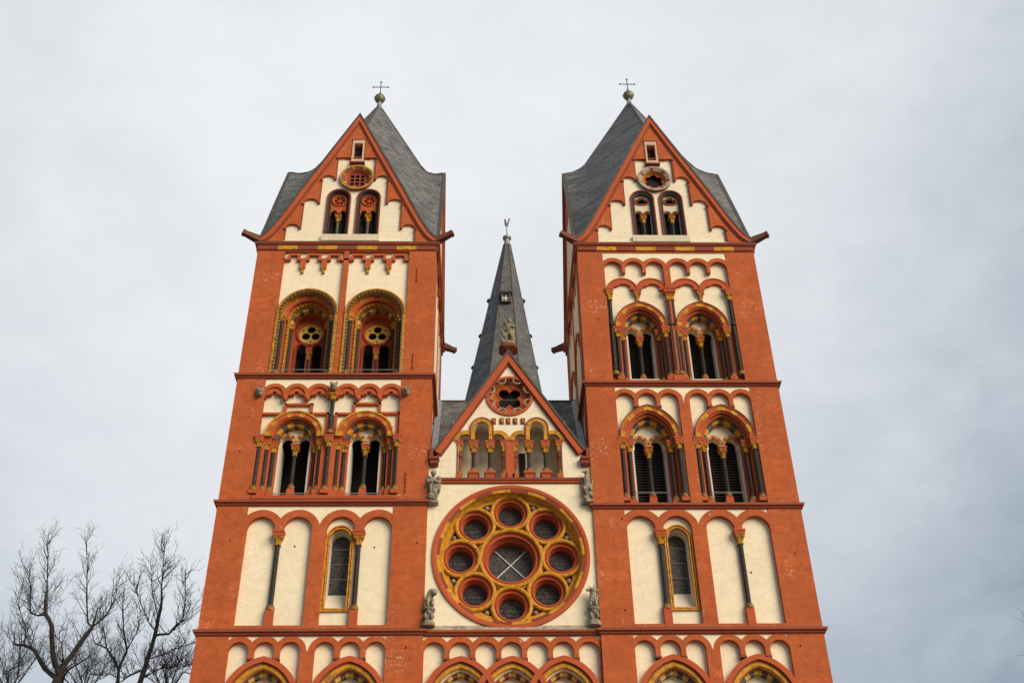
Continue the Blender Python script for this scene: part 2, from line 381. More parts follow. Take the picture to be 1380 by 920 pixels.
# ------------------------------------------------------------------ ground
g = MB(); g.quad((-900, -900, 0), (900, -900, 0), (900, 1500, 0), (-900, 1500, 0))
go = g.build('ground', PAVING); go['kind'] = 'structure'

CATH = empty('cathedral')
tag(CATH, 'red and cream twin-towered cathedral with a large round rose window between the towers', 'cathedral')

# ------------------------------------------------------------------ architectural pieces
def cream_top(x0, x1, zt, arcs, zmin, dx=0.02):
    """panel over a row of arches: flat top, lower edge follows the arches' outer curves"""
    xs = set(); n = int((x1 - x0) / dx)
    for i in range(n + 1): xs.add(round(x0 + (x1 - x0) * i / n, 4))
    low = []
    for x in sorted(xs):
        z = zmin
        for a in arcs:
            q = arc_z(x, *a)
            if q is not None: z = max(z, q)
        low.append((x, min(z, zt - 0.012)))
    return low + [(x1, zt), (x0, zt)]
def panel(x0, x1, zb, n, zs, stem, zc, band, c=0.0):
    """niche opening under n arches; returns hole polygon and outer arcs"""
    w = ((x1 - x0) - stem * (n - 1)) / n / 2; pts = [(x0, zb)]; arcs = []
    for i in range(n):
        cx = x0 + w + i * (2 * w + stem); pts += arc(cx, zs, w, c, 12); arcs.append((cx, zs, w + band, c))
        if i < n - 1: xr = cx + w; pts += [(xr, zc), (xr + stem, zc)]
    pts.append((x1, zb)); return pts, arcs

CAPN = 0
def column(f, x, y, z0, z1, r, parent, capz=None, capr=None, base=True, mat=BLACK, abac=0.22, annulet=None, name='column'):
    """shaft from z0 to z1 with moulded base; gold capital z1..capz, red abacus above"""
    b = MB(f); prof = []
    if base: b.lathe(x, y, [(r * 1.75, z0), (r * 1.75, z0 + .05), (r * 1.9, z0 + .09), (r * 1.3, z0 + .13), (r * 1.55, z0 + .17), (r, z0 + .205)], 12, 1); prof += [(r, z0 + .20)]
    elif 0: prof += [(r * 1.75, z0), (r * 1.75, z0 + .05), (r * 1.9, z0 + .09), (r * 1.3, z0 + .13), (r * 1.55, z0 + .17), (r, z0 + .20)]
    else: prof += [(r, z0)]
    if annulet: prof += [(r, annulet - .05), (r * 1.6, annulet - .04), (r * 1.6, annulet + .03), (r, annulet + .04)]
    prof += [(r, z1), ]
    b.lathe(x, y, prof, 12); o = b.build(name, [mat, OCHREB], parent, True)
    if capz:
        capital(f, x, y, z1, capz, r, parent, capr or r * 2.2, abac)
    return o
def capital(f, x, y, z1, capz, r, parent, cr, abac):
    b = MB(f)
    h = capz - z1
    b.lathe(x, y, [(r * 1.3, z1 - .03), (r * 1.45, z1), (r * 1.15, z1 + .03), (r * 1.25, z1 + h * .35), (cr * .72, z1 + h * .55), (cr * .62, z1 + h * .62), (cr * .95, z1 + h * .9), (cr * .9, capz)], 16, 0, 0.28, 4)
    for k in range(4):
        a = pi / 4 + k * pi / 2; b.ellipsoid((x + cr * .98 * cos(a), y + cr * .98 * sin(a), capz - h * .14), (.055, .055, .07), None, 6, 4)
    if abac:
        q = cr * 1.02
        b.loft_loops([[(x + sx * t, y + sy * t, z) for sx, sy in ((-1, -1), (1, -1), (1, 1), (-1, 1))] for t, z in ((q * .92, capz + .002), (q, capz + abac * .35), (q, capz + abac * .55), (q * 1.14, capz + abac * .7), (q * 1.14, capz + abac))], 1)
    return b.build('capital', [GOLDD, REDT], parent, False)

def rail(f, x0, x1, y, z, parent):
    return MB(f).tube([(x0, y, z), (x1, y, z)], 0.018, 6).build('safety_rail', RAIL, parent)

def louvres(f, x0, x1, y, z0, z1, parent, step=0.13):
    b = MB(f); z = z0
    while z < z1:
        b.quad((x0, y, z), (x1, y, z), (x1, y + .16, z + .13), (x0, y + .16, z + .13))
        b.quad((x0, y, z), (x0, y + .02, z - .02), (x1, y + .02, z - .02), (x1, y, z)); z += step
    b.box(x0, x1, y + .2, y + .22, z0 - .1, z1 + .1, 1)  # near-black sheet, painted shade behind the slats
    return b.build('louvre', [LOUV, DARK], parent)

def twin_light(f, cx, zb, zs, yp, wt, ct, w2, off, zs2, parent, mats, band=0.13, blocks=7, louvre=True, base_h=0.55, thick=0.3):
    """tympanum plate with two small arched lights and a middle column"""
    h2 = 0.05
    out = arc(cx, zs, wt, ct, 18)
    out = [(cx - wt, zs - .0)] + out + [(cx + wt, zs)]
    o = [(cx - wt, zs2 - .01)] + out + [(cx + wt, zs2 - .01)]
    cl, crr = cx - off, cx + off
    hole = []
    pts = [(cx - wt, zs2 - .25)] + out[1:-1] + [(cx + wt, zs2 - .25)]
    lo = [(cx + wt, zs2 - .25), (crr + w2, zs2 - .25)] + list(reversed(arc(crr, zs2, w2, h2, 10))) + [(crr - w2, zs2 - .12), (cl + w2, zs2 - .12)] + list(reversed(arc(cl, zs2, w2, h2, 10))) + [(cl - w2, zs2 - .25)]
    poly = [(cx - wt, zs2 - .25)] + out[1:-1] + lo
    b = MB(f); b.plate(poly, [], yp, yp + thick)
    for c0 in (cl, crr):
        b.ring(arc(c0, zs2, w2, h2, 14), arc(c0, zs2, w2 + band, h2, 14), yp - .06, yp + .02, blocks, mats)
    b.build('tympanum', [CREAM, GOLD, REDT, PALEY], parent)
    r = 0.075
    column(f, cx, yp + .10, zb + base_h, zs2 - .60, r, parent, zs2 - .26, 0.16, True, BLACK, 0.15, name='middle_column')
    pb = MB(f); pb.loft_loops([[(cx + sx * t, yp + .12 + sy * t, z) for sx, sy in ((-1, -1), (1, -1), (1, 1), (-1, 1))] for t, z in ((.15, zb - .3), (.15, zb + base_h - .1), (.11, zb + base_h + .02))])
    pb.build('pedestal', REDT, parent)
    if louvre: louvres(f, cx - off - w2 - .02, cx + off + w2 + .02, yp + .34, zb - .2, zs2 + w2 + .1, parent)

def belfry(f, cx, zb, zs, w, h, parent, kind, label, left_cols, right_cols, louvre=True):
    """deep two-order arched belfry window"""
    c = cof(w, h); b = MB(f)
    A = lambda ww: arc(cx, zs, ww, c, 22)
    if kind == 'round':
        b.ring(A(w - .07), A(w), -.06, .3, 1, (1,)); b.ring(A(w - .27), A(w - .07), -.02, .35, 13, (1, 2, 1, 2, 2))
        b.tube([(x, .08, z) for x, z in A(w - .29)], .05, 6, 2); b.ring(A(w - .36), A(w - .27), .16, .5, 1, (2,))
        b.ring(A(w - .55), A(w - .36), .30, .62, 9, (3, 1)); wi = w - .55; yt = .6
    else:
        b.ring(A(w - .05), A(w), -.06, .3, 1, (0,)); b.ring(A(w - .085), A(w - .05), -.03, .3, 1, (1,)); b.ring(A(w - .25), A(w - .085), -.01, .35, 13, (1, 2, 2, 1, 2, 2, 1, 2))
        b.tube([(x, .10, z) for x, z in A(w - .28)], .055, 6, 2); b.ring(A(w - .40), A(w - .25), .2, .55, 1, (2,)); b.tube([(x, .24, z) for x, z in A(w - .40)], .04, 6, 0)
        b.ring(A(w - .57), A(w - .40), .40, .75, 9, (3, 1)); wi = w - .57; yt = .72
    win = b.build('belfry_window', [MAROON, GOLD, REDT, GREYV], parent, False, label)
    # stepped jambs
    j = MB(f)
    for sx in (-1, 1):
        def bx(a, bb, y0, y1, z0, z1, mi): j.box(min(cx + sx * a, cx + sx * bb), max(cx + sx * a, cx + sx * bb), y0, y1, z0, z1, mi)
        bx(w - .27, w + .02, .30, .9, zb, zs + .03, 0); bx(wi + .02, w - .25, .56, 1.1, zb, zs + .02, 0)
        bx(wi - .07, wi + .05, yt, 1.5, zb - .05, zs + .012, 1)
    # sill
    j.box(cx - wi + .07, cx + wi - .07, .42, 1.4, zb - .4, zb + .06, 2)
    j.build('jamb', [REDT, JAMB, JAMB if kind != 'round' else CREAM], win)
    for lst, sx in ((left_cols, -1), (right_cols, 1)):
        for dx, y, dz in lst:
            column(f, cx + sx * dx, y, zb + .12 + dz, zs - .50, .085, win, zs - .22, .165, True, BLACK, .22)
            MB(f).box(cx + sx * dx - .15, cx + sx * dx + .15, y - .13, y + .2, zb - .05, zb + .12 + dz).build('plinth', REDT, win)
    twin_light(f, cx, zb, zs, yt + .02, wi + .01, c, .235, .355, zs + .08, win, (1, 2) if kind != 'round' else (3, 2), louvre=louvre)
    if not louvre: rail(f, cx - wi, cx + wi, yt - .02, zb + .28, win)
    return win

def storey(name, f, hw, zb, zt, holes, parent, label=None, mat=RED, y1=.32, x0=None, x1=None):
    return MB(f).plate([(x0 if x0 is not None else -hw, zb), (x1 if x1 is not None else hw, zb), (x1 if x1 is not None else hw, zt), (x0 if x0 is not None else -hw, zt)], holes, 0, y1).build(name, mat, parent, False, label)
def cornice(name, x0, x1, y0, y1, prof, parent, mats, mi):
    b = MB(); b.loft_loops([[(x0 - o, y0 - o, z), (x1 + o, y0 - o, z), (x1 + o, y1 + o, z), (x0 - o, y1 + o, z)] for o, z in prof], 0, mi); return b.build(name, mats, parent)
def strip(f, x0, x1, prof, mats, mi, parent, name='cornice', label=None):
    """straight moulding along local x; prof = (y, z)"""
    b = MB(f)
    A = [b.add((x0, y, z)) for y, z in prof]; B = [b.add((x1, y, z)) for y, z in prof]
    for i in range(len(prof) - 1): b.face((A[i], B[i], B[i + 1], A[i + 1]), mi[i])
    b.face(A[::-1], mi[0]); b.face(B, mi[0]); return b.build(name, mats, parent, False, label)

HW, DEP = 4.1, 8.2
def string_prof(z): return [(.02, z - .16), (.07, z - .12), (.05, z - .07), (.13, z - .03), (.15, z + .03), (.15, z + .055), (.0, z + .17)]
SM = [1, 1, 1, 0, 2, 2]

def small_window(f, cx, w, z0, zs, parent, zg0):
    c = .05; b = MB(f)
    def loop(ww, zz): a = arc(cx, zs, ww, c, 14); return [(cx - ww, zz)] + a + [(cx + ww, zz)]
    o1, o2, o3 = loop(w, z0), loop(w - .055, z0 + .055), loop(w - .09, z0 + .09)
    close = lambda p: p + [p[0]]
    b.ring(close(o2), close(o1), .12, .34, 1, (0,)); b.ring(close(o3), close(o2), .18, .36, 1, (1,))
    b.ring(close(loop(w - .14, z0 + .14)), close(o3), .15, .38, 1, (0,))
    win = b.build('arched_window', [GOLD, REDT], parent)
    r = MB(f); gi = loop(w - .165, zg0); go_ = loop(w - .14, z0 + .14); yg = .80
    for i in range(len(gi)):
        j = (i + 1) % len(gi); a, bb, cc, d = go_[i], go_[j], gi[j], gi[i]
        r.quad((a[0], .34, a[1]), (bb[0], .34, bb[1]), (cc[0], yg, cc[1]), (d[0], yg, d[1]), 1 if i == len(gi) - 1 else 0)
    r.build('reveal', [JAMB, JAMB], win)
    MB(f).plate(gi, [], yg - .01, yg + .03).build('glass_pane', GLASS, win)
    t = MB(f)
    for k in range(1, 4):
        z = zg0 + (zs - zg0 + .1) * k / 3.4; t.tube([(cx - w + .22, yg - .03, z), (cx + w - .22, yg - .03, z)], .016, 6)
    t.build('glazing_bar', RAIL, win)
    return win

def arch_s0(f, cx, w, zs, c, parent, label=None, pal=(0, 3), zb=12.0):
    A = lambda ww: arc(cx, zs, ww, c, 22)
    b = MB(f)
    b.ring(A(w - .20), A(w), -.03, .4, 1, (0,)); b.ring(A(w - .25), A(w - .20), .05, .4, 1, (2,))
    b.ring(A(w - .385), A(w - .25), .08, .5, 1, (1,)); b.tube([(x, .14, z) for x, z in A(w - .385)], .035, 6, 1)
    b.ring(A(w - .44), A(w - .37), .26, .6, 1, (0,)); b.ring(A(w - .58), A(w - .44), .36, .8, 13, pal)
    win = b.build('arched_window', [REDT, GOLD, MAROON, GREYV, PALEY], parent, False, label)
    t = MB(f); t.plate([(cx - w + .57, zb)] + A(w - .57) + [(cx + w - .57, zb)], [circle(cx, zs + .12, .52, 32)], .62, .8)
    t.cone(cx, zs + .12, .62, .57, .52, .57, 32, 1); t.cone(cx, zs + .12, .52, .57, .46, .72, 32, 1); t.cone(cx, zs + .12, .46, .66, .38, .72, 32, 2)
    t.cone(cx, zs + .12, .64, .62, .62, .57, 32, 1)
    t.build('tympanum', [CREAM, GOLD, REDT], win)
    MB(f).plate(circle(cx, zs + .12, .56, 32), [], .82, .86).build('glass_pane', GLASS, win)
    j = MB(f)
    for s in (-1, 1):
        for a, bb, y in ((w - .44, w + .0, .12), (w - .6, w - .42, .4)):
            j.box(min(cx + s * a, cx + s * bb), max(cx + s * a, cx + s * bb), y, .9, zb, zs)
    j.build('jamb', REDT, win)
    return win

# ------------------------------------------------------------------ towers
def tower(side):
    L_ = side < 0
    cx = 7.35 * side; f = Frame(cx, 0)
    word = 'left' if L_ else 'right'
    T = CATH
    zc2, zc3 = (23.85, 29.92) if L_ else (23.68, 29.53)
    C1, C4 = 18.52, 37.3
    # solid core painted near-black, standing in for the unlit tower inside
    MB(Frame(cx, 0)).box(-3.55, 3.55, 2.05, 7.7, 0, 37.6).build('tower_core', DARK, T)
    # plinth storey (below the picture)
    MB(f).box(-HW, HW, 0, .9, 0, 11.9).build('plinth_wall', RED, T)
    # ---- S0
    p1, a1 = panel(-2.9, -.30, 12.0, 3, 17.78, .19, 17.53, .215); p2, a2 = panel(.20, 2.77, 12.0, 3, 17.78, .19, 17.53, .215)
    ct = cream_top(-2.93, 2.77, 18.425, a1 + a2, 17.79)
    s0 = storey('storey_wall', f, HW, 11.9, C1, [p1, p2, ct], T, 'red masonry with round-arched frieze under the lowest string course')
    MB(f).plate(ct, [], .035, .3).build('spandrel_panel', CREAM, s0)
    c0 = cof(1.4, 1.7)
    ccs = (-1.58, 1.50) if L_ else (-1.52, 1.55)
    MB(f).plate([(-3.3, 11.95), (3.3, 11.95), (3.3, 18.4), (-3.3, 18.4)], [[(q - 1.0, 12)] + arc(q, 15.9, 1.0, c0, 14) + [(q + 1.0, 12)] for q in ccs], .21, .55).build('niche_panel', CREAM, s0)
    for xx in (-2.9 + .74, -2.9 + .74 * 2 + .19, .2 + .73, .2 + .73 * 2 + .19): MB(f).box(xx - .02, xx + .21, -.03, .3, 17.47, 17.54).build('frieze_corbel', MAROON, s0)
    for q in ccs: arch_s0(f, q, 1.4, 15.9, c0, T, None, (4, 3) if L_ else (4, 3))
    # ---- S1 blind arcade
    zt = zc2 - .12
    if L_: X = ((-2.84, -.32), (.24, 2.77))
    else: X = ((-2.83, -.29), (.27, 2.77))
    ph = []; arcs = []
    for (a, bb) in X:
        p, ar = panel(a, bb, 18.77, 2, 22.66, .30, 22.60, .30, .02); ph.append(p); arcs += ar
    ct = cream_top(-2.88, 2.77, zt, arcs, 22.64)
    s1 = storey('storey_wall', f, HW, C1, zc2, ph + [ct], T, 'red masonry with four tall round-headed blind niches')
    MB(f).plate(ct, [], .035, .3).build('spandrel_panel', CREAM, s1)
    wx = .78 if L_ else -.86
    holes = [[(wx - .47, 19.42)] + arc(wx, 22.36, .47, .05, 12) + [(wx + .47, 19.42)]]
    MB(f).plate([(-3.2, 18.7), (3.2, 18.7), (3.2, 23.6), (-3.2, 23.6)], holes, .205, .5).build('niche_panel', CREAM, s1)
    small_window(f, wx, .54, 19.36, 22.34, T, 20.3)
    for k, (a, bb) in enumerate(X):
        mx = (a + bb) / 2
        column(f, mx, .10, 19.38, 22.04, .095, s1, 22.36, .2, True, BLACK, .24)
        MB(f).box(mx - .15, mx + .15, -.02, .33, 18.64, 19.38).build('pedestal', REDT, s1)
    # ---- S2
    if L_:
        p1 = [(-2.89, 24.05), (-2.89, 28.6)]; 
        ws = 0.40; xs = (-2.47, -1.55, -.62, .56, 1.48, 2.40); hole = [(-2.88, 24.0)]
        arcs = []
        for i, q in enumerate(xs):
            # arches with a cusp on each side (trefoil head)
            a = arc(q, 29.0, ws - .045, 0, 12); hole += [(q - ws + .045, 28.84)] + a + [(q + ws - .045, 28.84)]
            arcs.append((q, 29.0, ws + .13, 0))
            if i < 5: hole += []
        hole += [(2.82, 28.84), (2.82, 24.0)]; hole = [(-2.88, 24.0), (-2.88, 28.84)] + hole[1:]
        ct = cream_top(-2.89, 2.82, 29.76, arcs, 29.2)
        s2 = storey('storey_wall', f, HW, zc2, zc3, [hole, ct], T, 'red masonry with cusped arch frieze and stepped moulding')
        MB(f).plate(ct, [], .035, .3).build('spandrel_panel', CREAM, s2)
        cxs = (-1.45, 1.43); w, h, zs, zb = 1.2, 1.16, 26.93, 24.30
        h = w
        MB(f).plate([(-3.2, 23.9), (3.2, 23.9), (3.2, 29.6), (-3.2, 29.6)], [[(q - 1.13, 24.0)] + arc(q, zs, 1.13, 0, 14) + [(q + 1.13, 24.0)] for q in cxs], .26, .5).build('niche_panel', CREAM, s2)
        for i, q in enumerate(xs):
            # trefoil cusps in each frieze arch
            t = MB(f); t.plate(arc(q, 29.0, ws - .05, 0, 12) + [(q + ws - .05, 28.98), (q + .2, 28.98)] + list(reversed(arc(q + .155, 28.985, .055, 0, 5))) + [(q + .1, 29.06)] + list(reversed(arc(q, 29.07, .10, 0, 8))) + [(q - .1, 29.06)] + list(reversed(arc(q - .155, 28.985, .055, 0, 5))) + [(q - .2, 28.98), (q - ws + .05, 28.98)], [], .06, .2)
            t.build('cusp', REDT, s2)
        for i in range(5):
            if i == 2: continue
            q = (xs[i] + xs[i + 1]) / 2; MB(f).ellipsoid((q, .08, 28.80), (.10, .16, .14), None, 10, 6).build('frieze_corbel', REDT, s2, True)
        # stepped moulding
        for sgn, pts in ((0, [(-2.84, 28.1), (-1.96, 28.1), (-1.96, 28.56), (-.87, 28.56), (-.87, 28.1), (-.17, 28.1), (-.17, 26.95)]), (1, [(.17, 26.95), (.17, 28.1), (.9, 28.1), (.9, 28.6), (1.96, 28.6), (1.96, 28.13), (2.76, 28.13), (2.76, 27.0)])):
            b = MB(f); t = .05
            for (xa, za), (xb, zb_) in zip(pts, pts[1:]):
                b.box(min(xa, xb) - t, max(xa, xb) + t, .12, .3, min(za, zb_) - t, max(za, zb_) + t)
            b.build('stepped_moulding', REDT, s2)
        column(f, 0, .04, 27.05, 28.72, .085, s2, 29.0, .18, True, BLACK, 0)
        for hx, hz in ((-3.05, 29.0), (0, 29.28), (3.05, 29.05)): carved_head(f, hx, hz, s2)
        for k, q in enumerate(cxs):
            lc = [(1.36, .06, 0), (1.08, .30, .12), (.84, .52, .2)] if k == 0 else [(1.43, .06, 0), (1.08, .30, .12), (.84, .52, .2)]
            rc = [(1.08, .30, .12), (.84, .52, .2)] if k == 0 else [(1.34, .06, 0), (1.08, .30, .12), (.84, .52, .2)]
            belfry(f, q, zb, zs, w, h, T, 'round', ['belfry window with round arch left of the central shaft', 'belfry window with round arch right of the central shaft'][k], lc, rc, louvre=False)
        for xa, xb in ((-2.89, cxs[0] - 1.15), (cxs[0] + 1.15, cxs[1] - 1.15), (cxs[1] + 1.15, 2.83)):
            MB(f).box(xa, xb, .14, .3, 24.05, zs + .01).build('jamb_wall', REDT, s2)
        MB(f).box(-2.86, 2.80, .24, 1.3, 23.95, 24.31).build('sill_course', REDT, s2)
        for q in cxs: MB(f).loft_loops([[(q - .92, y, z), (q + .92, y, z), (q + .92, 1.25, z), (q - .92, 1.25, z)] for y, z in ((.2, 24.1), (.2, 24.14), (.42, 24.40))]).build('sill', CREAM, s2)
        strip(f, -2.85, 2.8, [(.0, 24.02), (-.02, 24.1), (-.02, 24.17), (.4, 24.33)], [REDT, LEDGE], [0, 0, 1], s2, 'sill')
    else:
        p1, a1 = panel(-2.86, -.22, zc2 + .1, 3, 28.66, .17, 28.40, .20, .03); p2, a2 = panel(.24, 2.84, zc2 + .1, 3, 28.66, .17, 28.40, .20, .03)
        ct = cream_top(-2.86, 2.87, 29.38, a1 + a2, 28.54)
        s2 = storey('storey_wall', f, HW, zc2, zc3, [p1, p2, ct], T, 'red masonry with pointed arch frieze over two louvred windows')
        MB(f).plate(ct, [], .035, .3).build('spandrel_panel', CREAM, s2)
        cxs = (-1.56, 1.53); w, h, zs, zb = 1.27, 1.58, 26.87, 23.98
        c = cof(w, h)
        MB(f).plate([(-3.2, zc2), (3.2, zc2), (3.2, 29.3), (-3.2, 29.3)], [[(q - 1.2, zc2 + .1)] + arc(q, zs, 1.2, c, 14) + [(q + 1.2, zc2 + .1)] for q in cxs], .21, .5).build('niche_panel', CREAM, s2)
        for (a, bb) in ((-2.86, -.22), (.24, 2.84)):
            ww = (bb - a - .34) / 3
            for i in (1, 2):
                xx = a + i * ww + (i - 1) * .17; MB(f).box(xx - .02, xx + .19, -.03, .3, 28.33, 28.41).build('frieze_corbel', MAROON, s2)
        for k, q in enumerate(cxs):
            belfry(f, q, zb, zs, w, h, T, 'pointed', ['louvred belfry window beside the central gable roof', 'louvred belfry window at the outer corner of the tower'][k], [(1.17, .15, 0), (.86, .42, .0)], [(1.17, .15, 0), (.86, .42, 0)])
            rail(f, q - .75, q + .75, .60, zb + .62, s2)
    # ---- S3
    zt = 36.92
    if L_:
        ph = []; zb = 30.02
        c3 = cof(1.33, 1.38)
        cxs = (-1.48, 1.50)
        hole1 = [(-2.84, zb), (-2.84, zt), (-.115, zt), (-.115, zb)]; hole2 = [(.115, zb), (.115, zt), (2.86, zt), (2.86, zb)]
        s3 = storey('storey_wall', f, HW, zc3, C4, [hole1, hole2], T, 'red masonry with cream panels over two deep ornate arches')
        MB(f).plate([(-3.2, zc3), (3.2, zc3), (3.2, 37.1), (-3.2, 37.1)], [[(q - 1.27, zb)] + arc(q, 33.26, 1.27, c3, 16) + [(q + 1.27, zb)] for q in cxs], .16, .4).build('niche_panel', CREAM, s3)
        # meander moulding
        b = MB(f); t = .055; z1, z2 = 36.45, 36.74
        xs = [-2.86, -2.6, -2.2, -1.74, -1.25, -.77, -.33, .28, .8, 1.2, 1.73, 2.17, 2.84]
        lev = [z1, z2, z1, z2, z1, z2, z1, z2, z1, z2, z1, z2, z1]
        xs = [-2.84, -2.60, -2.18, -1.75, -1.23, -.78, -.33, .28, .79, 1.20, 1.73, 2.17, 2.70, 2.86]
        lv = [z1, z2, z1, z2, z1, z2, z1, z2, z1, z2, z1, z2, z1]
        for i in range(13):
            b.box(xs[i] - t, xs[i + 1] + t, .0, .16, lv[i] - t, lv[i] + t)
            if i < 12: b.box(xs[i + 1] - t, xs[i + 1] + t, .003, .16, z1, z2)
        b.build('stepped_moulding', REDT, s3)
        for q in (-1.965, -1.005, .995, 1.95):
            MB(f).box(q - .12, q + .12, .006, .16, 36.02, 36.42).build('frieze_corbel', REDT, s3)
            capital(f, q, .12, 35.72, 36.02, .05, s3, .12, 0)
        for k, q in enumerate(cxs):
            ornate_arch(f, q, zb, 33.26, 1.33, c3, T, ['ornate deep belfry arch at the outer side of the tower', 'ornate deep belfry arch at the inner side of the tower'][k])
    else:
        zb = 29.72
        p1, a1 = panel(-2.90, -.20, zb, 3, 35.97, .15, 35.70, .20, .02); p2, a2 = panel(.10, 2.74, zb, 3, 35.97, .15, 35.70, .20, .02)
        ct = cream_top(-2.94, 2.76, 36.89, a1 + a2, 35.9)
        s3 = storey('storey_wall', f, HW, zc3, C4, [p1, p2, ct], T, 'red masonry with two friezes above louvred windows')
        MB(f).plate(ct, [], .035, .3).build('spandrel_panel', CREAM, s3)
        cxs = (-1.47, 1.24); w, h, zs = 1.17, 1.38, 32.60; c = cof(w, h)
        MB(f).plate([(-3.2, zc3), (3.2, zc3), (3.2, 36.8), (-3.2, 36.8)], [[(q - 1.1, zb)] + arc(q, zs, 1.1, c, 14) + [(q + 1.1, zb)] for q in cxs], .215, .55).build('niche_panel', CREAM, s3)
        # trefoil arches on corbel capitals
        for a, bb in ((-2.82, -.16), (.06, 2.68)):
            xm = (a + bb) / 2
            for q in ((a + xm) / 2, (xm + bb) / 2):
                wo = (xm - a) / 2 - .003; zs2 = 34.76; hi = .63; zo = .62 / wo
                wi = wo - .20
                # outer elliptical-ish arch with three-lobed lower edge
                outl = [(q - wo, zs2)] + [(q - wo * cos(pi * i / 24), zs2 + hi * sin(pi * i / 24)) for i in range(1, 24)] + [(q + wo, zs2)]
                inn = []
                for i in range(0, 37):
                    th = pi * i / 36; r_ = 0.30 + 0.10 * abs(sin(1.5 * th + .0)) ** .8
                    inn.append((q + r_ * 1.15 * cos(th), zs2 + r_ * .9 * sin(th)))
                t = MB(f); t.plate(outl + inn, [], .08, .31)
                t.tube([(x, .09, z) for x, z in outl], .05, 6, 1, False)
                t.build('trefoil_arch', [REDT, REDT], s3)
            capital(f, xm, .16, 34.15, 34.55, .06, s3, .17, .2)
        for xx in (-2.76, -.14, .04, 2.64):
            column(f, xx, .07, 30.02, 34.12, .085, s3, 34.48, .16 if abs(xx) > 1 else .10, True, BLACK, .26 if abs(xx) > 1 else 0, annulet=32.72)
        MB(f).box(-.3, .2, -.02, .33, zb - .03, 30.02).build('pedestal', REDT, s3)
        for xa, xb in ((-2.91, cxs[0] - .95), (cxs[0] + .95, -.19), (.09, cxs[1] - .95), (cxs[1] + .95, 2.75)): MB(f).box(xa, xb, .2, .32, zb - .02, zs + .01).build('jamb_wall', REDT, s3)
        ab = MB(f); ab.loft_loops([[(x_, y_, z) for x_, y_ in ((-.05 - t, -.10 - t + .25), (-.05 + t, -.10 - t + .25), (-.05 + t, .3), (-.05 - t, .3))] for t, z in ((.24, 34.485), (.27, 34.56), (.27, 34.62), (.31, 34.68), (.31, 34.74))]); ab.build('abacus', REDT, s3)
        for k, q in enumerate(cxs):
            win = belfry(f, q, zb + .1, zs, w, h, T, 'pointed', ['upper louvred belfry window at the inner side of the tower', 'upper louvred belfry window at the outer side of the tower'][k], [(1.06, .15, 0), (.80, .42, -.05)], [(1.06, .15, 0), (.80, .42, -.05)])
            sl = MB(f); sl.box(q - .62, q + .62, .36, .9, zb - .1, zb + .30); sl.build('sill', JAMB, win)
    # ---- string courses and eaves
    x0, x1 = cx - HW, cx + HW
    for z in (C1, zc2, zc3):
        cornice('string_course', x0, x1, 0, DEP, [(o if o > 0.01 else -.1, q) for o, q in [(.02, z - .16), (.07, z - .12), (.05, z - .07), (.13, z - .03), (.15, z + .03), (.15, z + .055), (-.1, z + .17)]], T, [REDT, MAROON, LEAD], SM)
    eb = MB(f); n = 9; bw = 2 * HW / n
    for i in range(n):
        eb.box(-HW + i * bw, -HW + (i + 1) * bw - .004, -.07, .1, 36.99, 37.21, 1 if i % 2 else 0)
    eb.build('eaves_band', [MAROON, GOLD], T)
    for sx in (-1, 1):
        g2 = Frame(cx + sx * HW, DEP / 2, sx * pi / 2); e2 = MB(g2)
        for i in range(n): e2.box(-DEP / 2 + i * bw, -DEP / 2 + (i + 1) * bw - .004, -.07, .1, 36.99, 37.21, 1 if i % 2 else 0)
        e2.build('eaves_band', [MAROON, GOLD], T)
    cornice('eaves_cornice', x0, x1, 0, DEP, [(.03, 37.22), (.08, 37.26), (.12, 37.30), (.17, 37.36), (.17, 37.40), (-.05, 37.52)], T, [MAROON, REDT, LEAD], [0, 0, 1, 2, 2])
    # ---- side and back walls
    for sx in (-1, 1):
        g2 = Frame(cx + sx * HW, DEP / 2, sx * pi / 2); hd = DEP / 2
        side_wall(g2, hd, zc2, zc3, T, L_, inner=(sx == -side))
    g3 = Frame(cx, DEP, pi)
    MB(g3).box(-HW, HW, 0, .5, 0, C4).build('storey_wall', RED, T)
    tower_top(side, cx, T)

def side_wall(f, hd, zc2, zc3, T, L_, inner):
    hd = hd - .001
    MB(f).box(-hd + .32, hd - .5, 0, .5, 0, 18.5).build('storey_wall', RED, T)
    for zb, zt, fr in ((18.52, zc2, 1), (zc2, zc3, 1), (zc3, 37.3, 2)):
        ztp = zt - .38 if zt > 37 else zt - .15
        p1, a1 = panel(-2.85, -.2, zb + .2, 3, ztp - .63, .17, ztp - .9, .2); p2, a2 = panel(.2, 2.85, zb + .2, 3, ztp - .63, .17, ztp - .9, .2)
        ct = cream_top(-2.88, 2.88, ztp, a1 + a2, ztp - .62)
        s = storey('storey_wall', f, hd, zb, zt, [p1, p2, ct], T, None, RED, .32, -hd + .32, hd - .5)
        MB(f).plate(ct, [], .026, .3).build('spandrel_panel', CREAM, s)
        MB(f).box(-3.2, 3.2, .03, .5, zb + .1, zt - .45).build('niche_panel', CREAM, s)
        if fr == 2 and inner and not L_:
            for q in (-1.52, 1.52):
                c = cof(1.2, 1.4); A = lambda ww: arc(q, 32.6, ww, c, 18); b = MB(f)
                b.ring(A(1.1), A(1.2), -.05, .3, 1, (0,)); b.ring(A(.92), A(1.1), 0, .3, 11, (1, 0)); b.ring(A(.75), A(.92), .1, .3, 9, (2, 1))
                for sx in (-1, 1): b.tube([(q + sx * 1.05, .1, 29.9), (q + sx * 1.05, .1, 32.6)], .09, 8, 2)
                b.plate([(q - .6, 30.2)] + arc(q, 32.4, .6, c, 10) + [(q + .6, 30.2)], [], .24, .27, 3)
                w_ = b.build('belfry_window', [REDT, GOLD, GREYV, DARK], T)

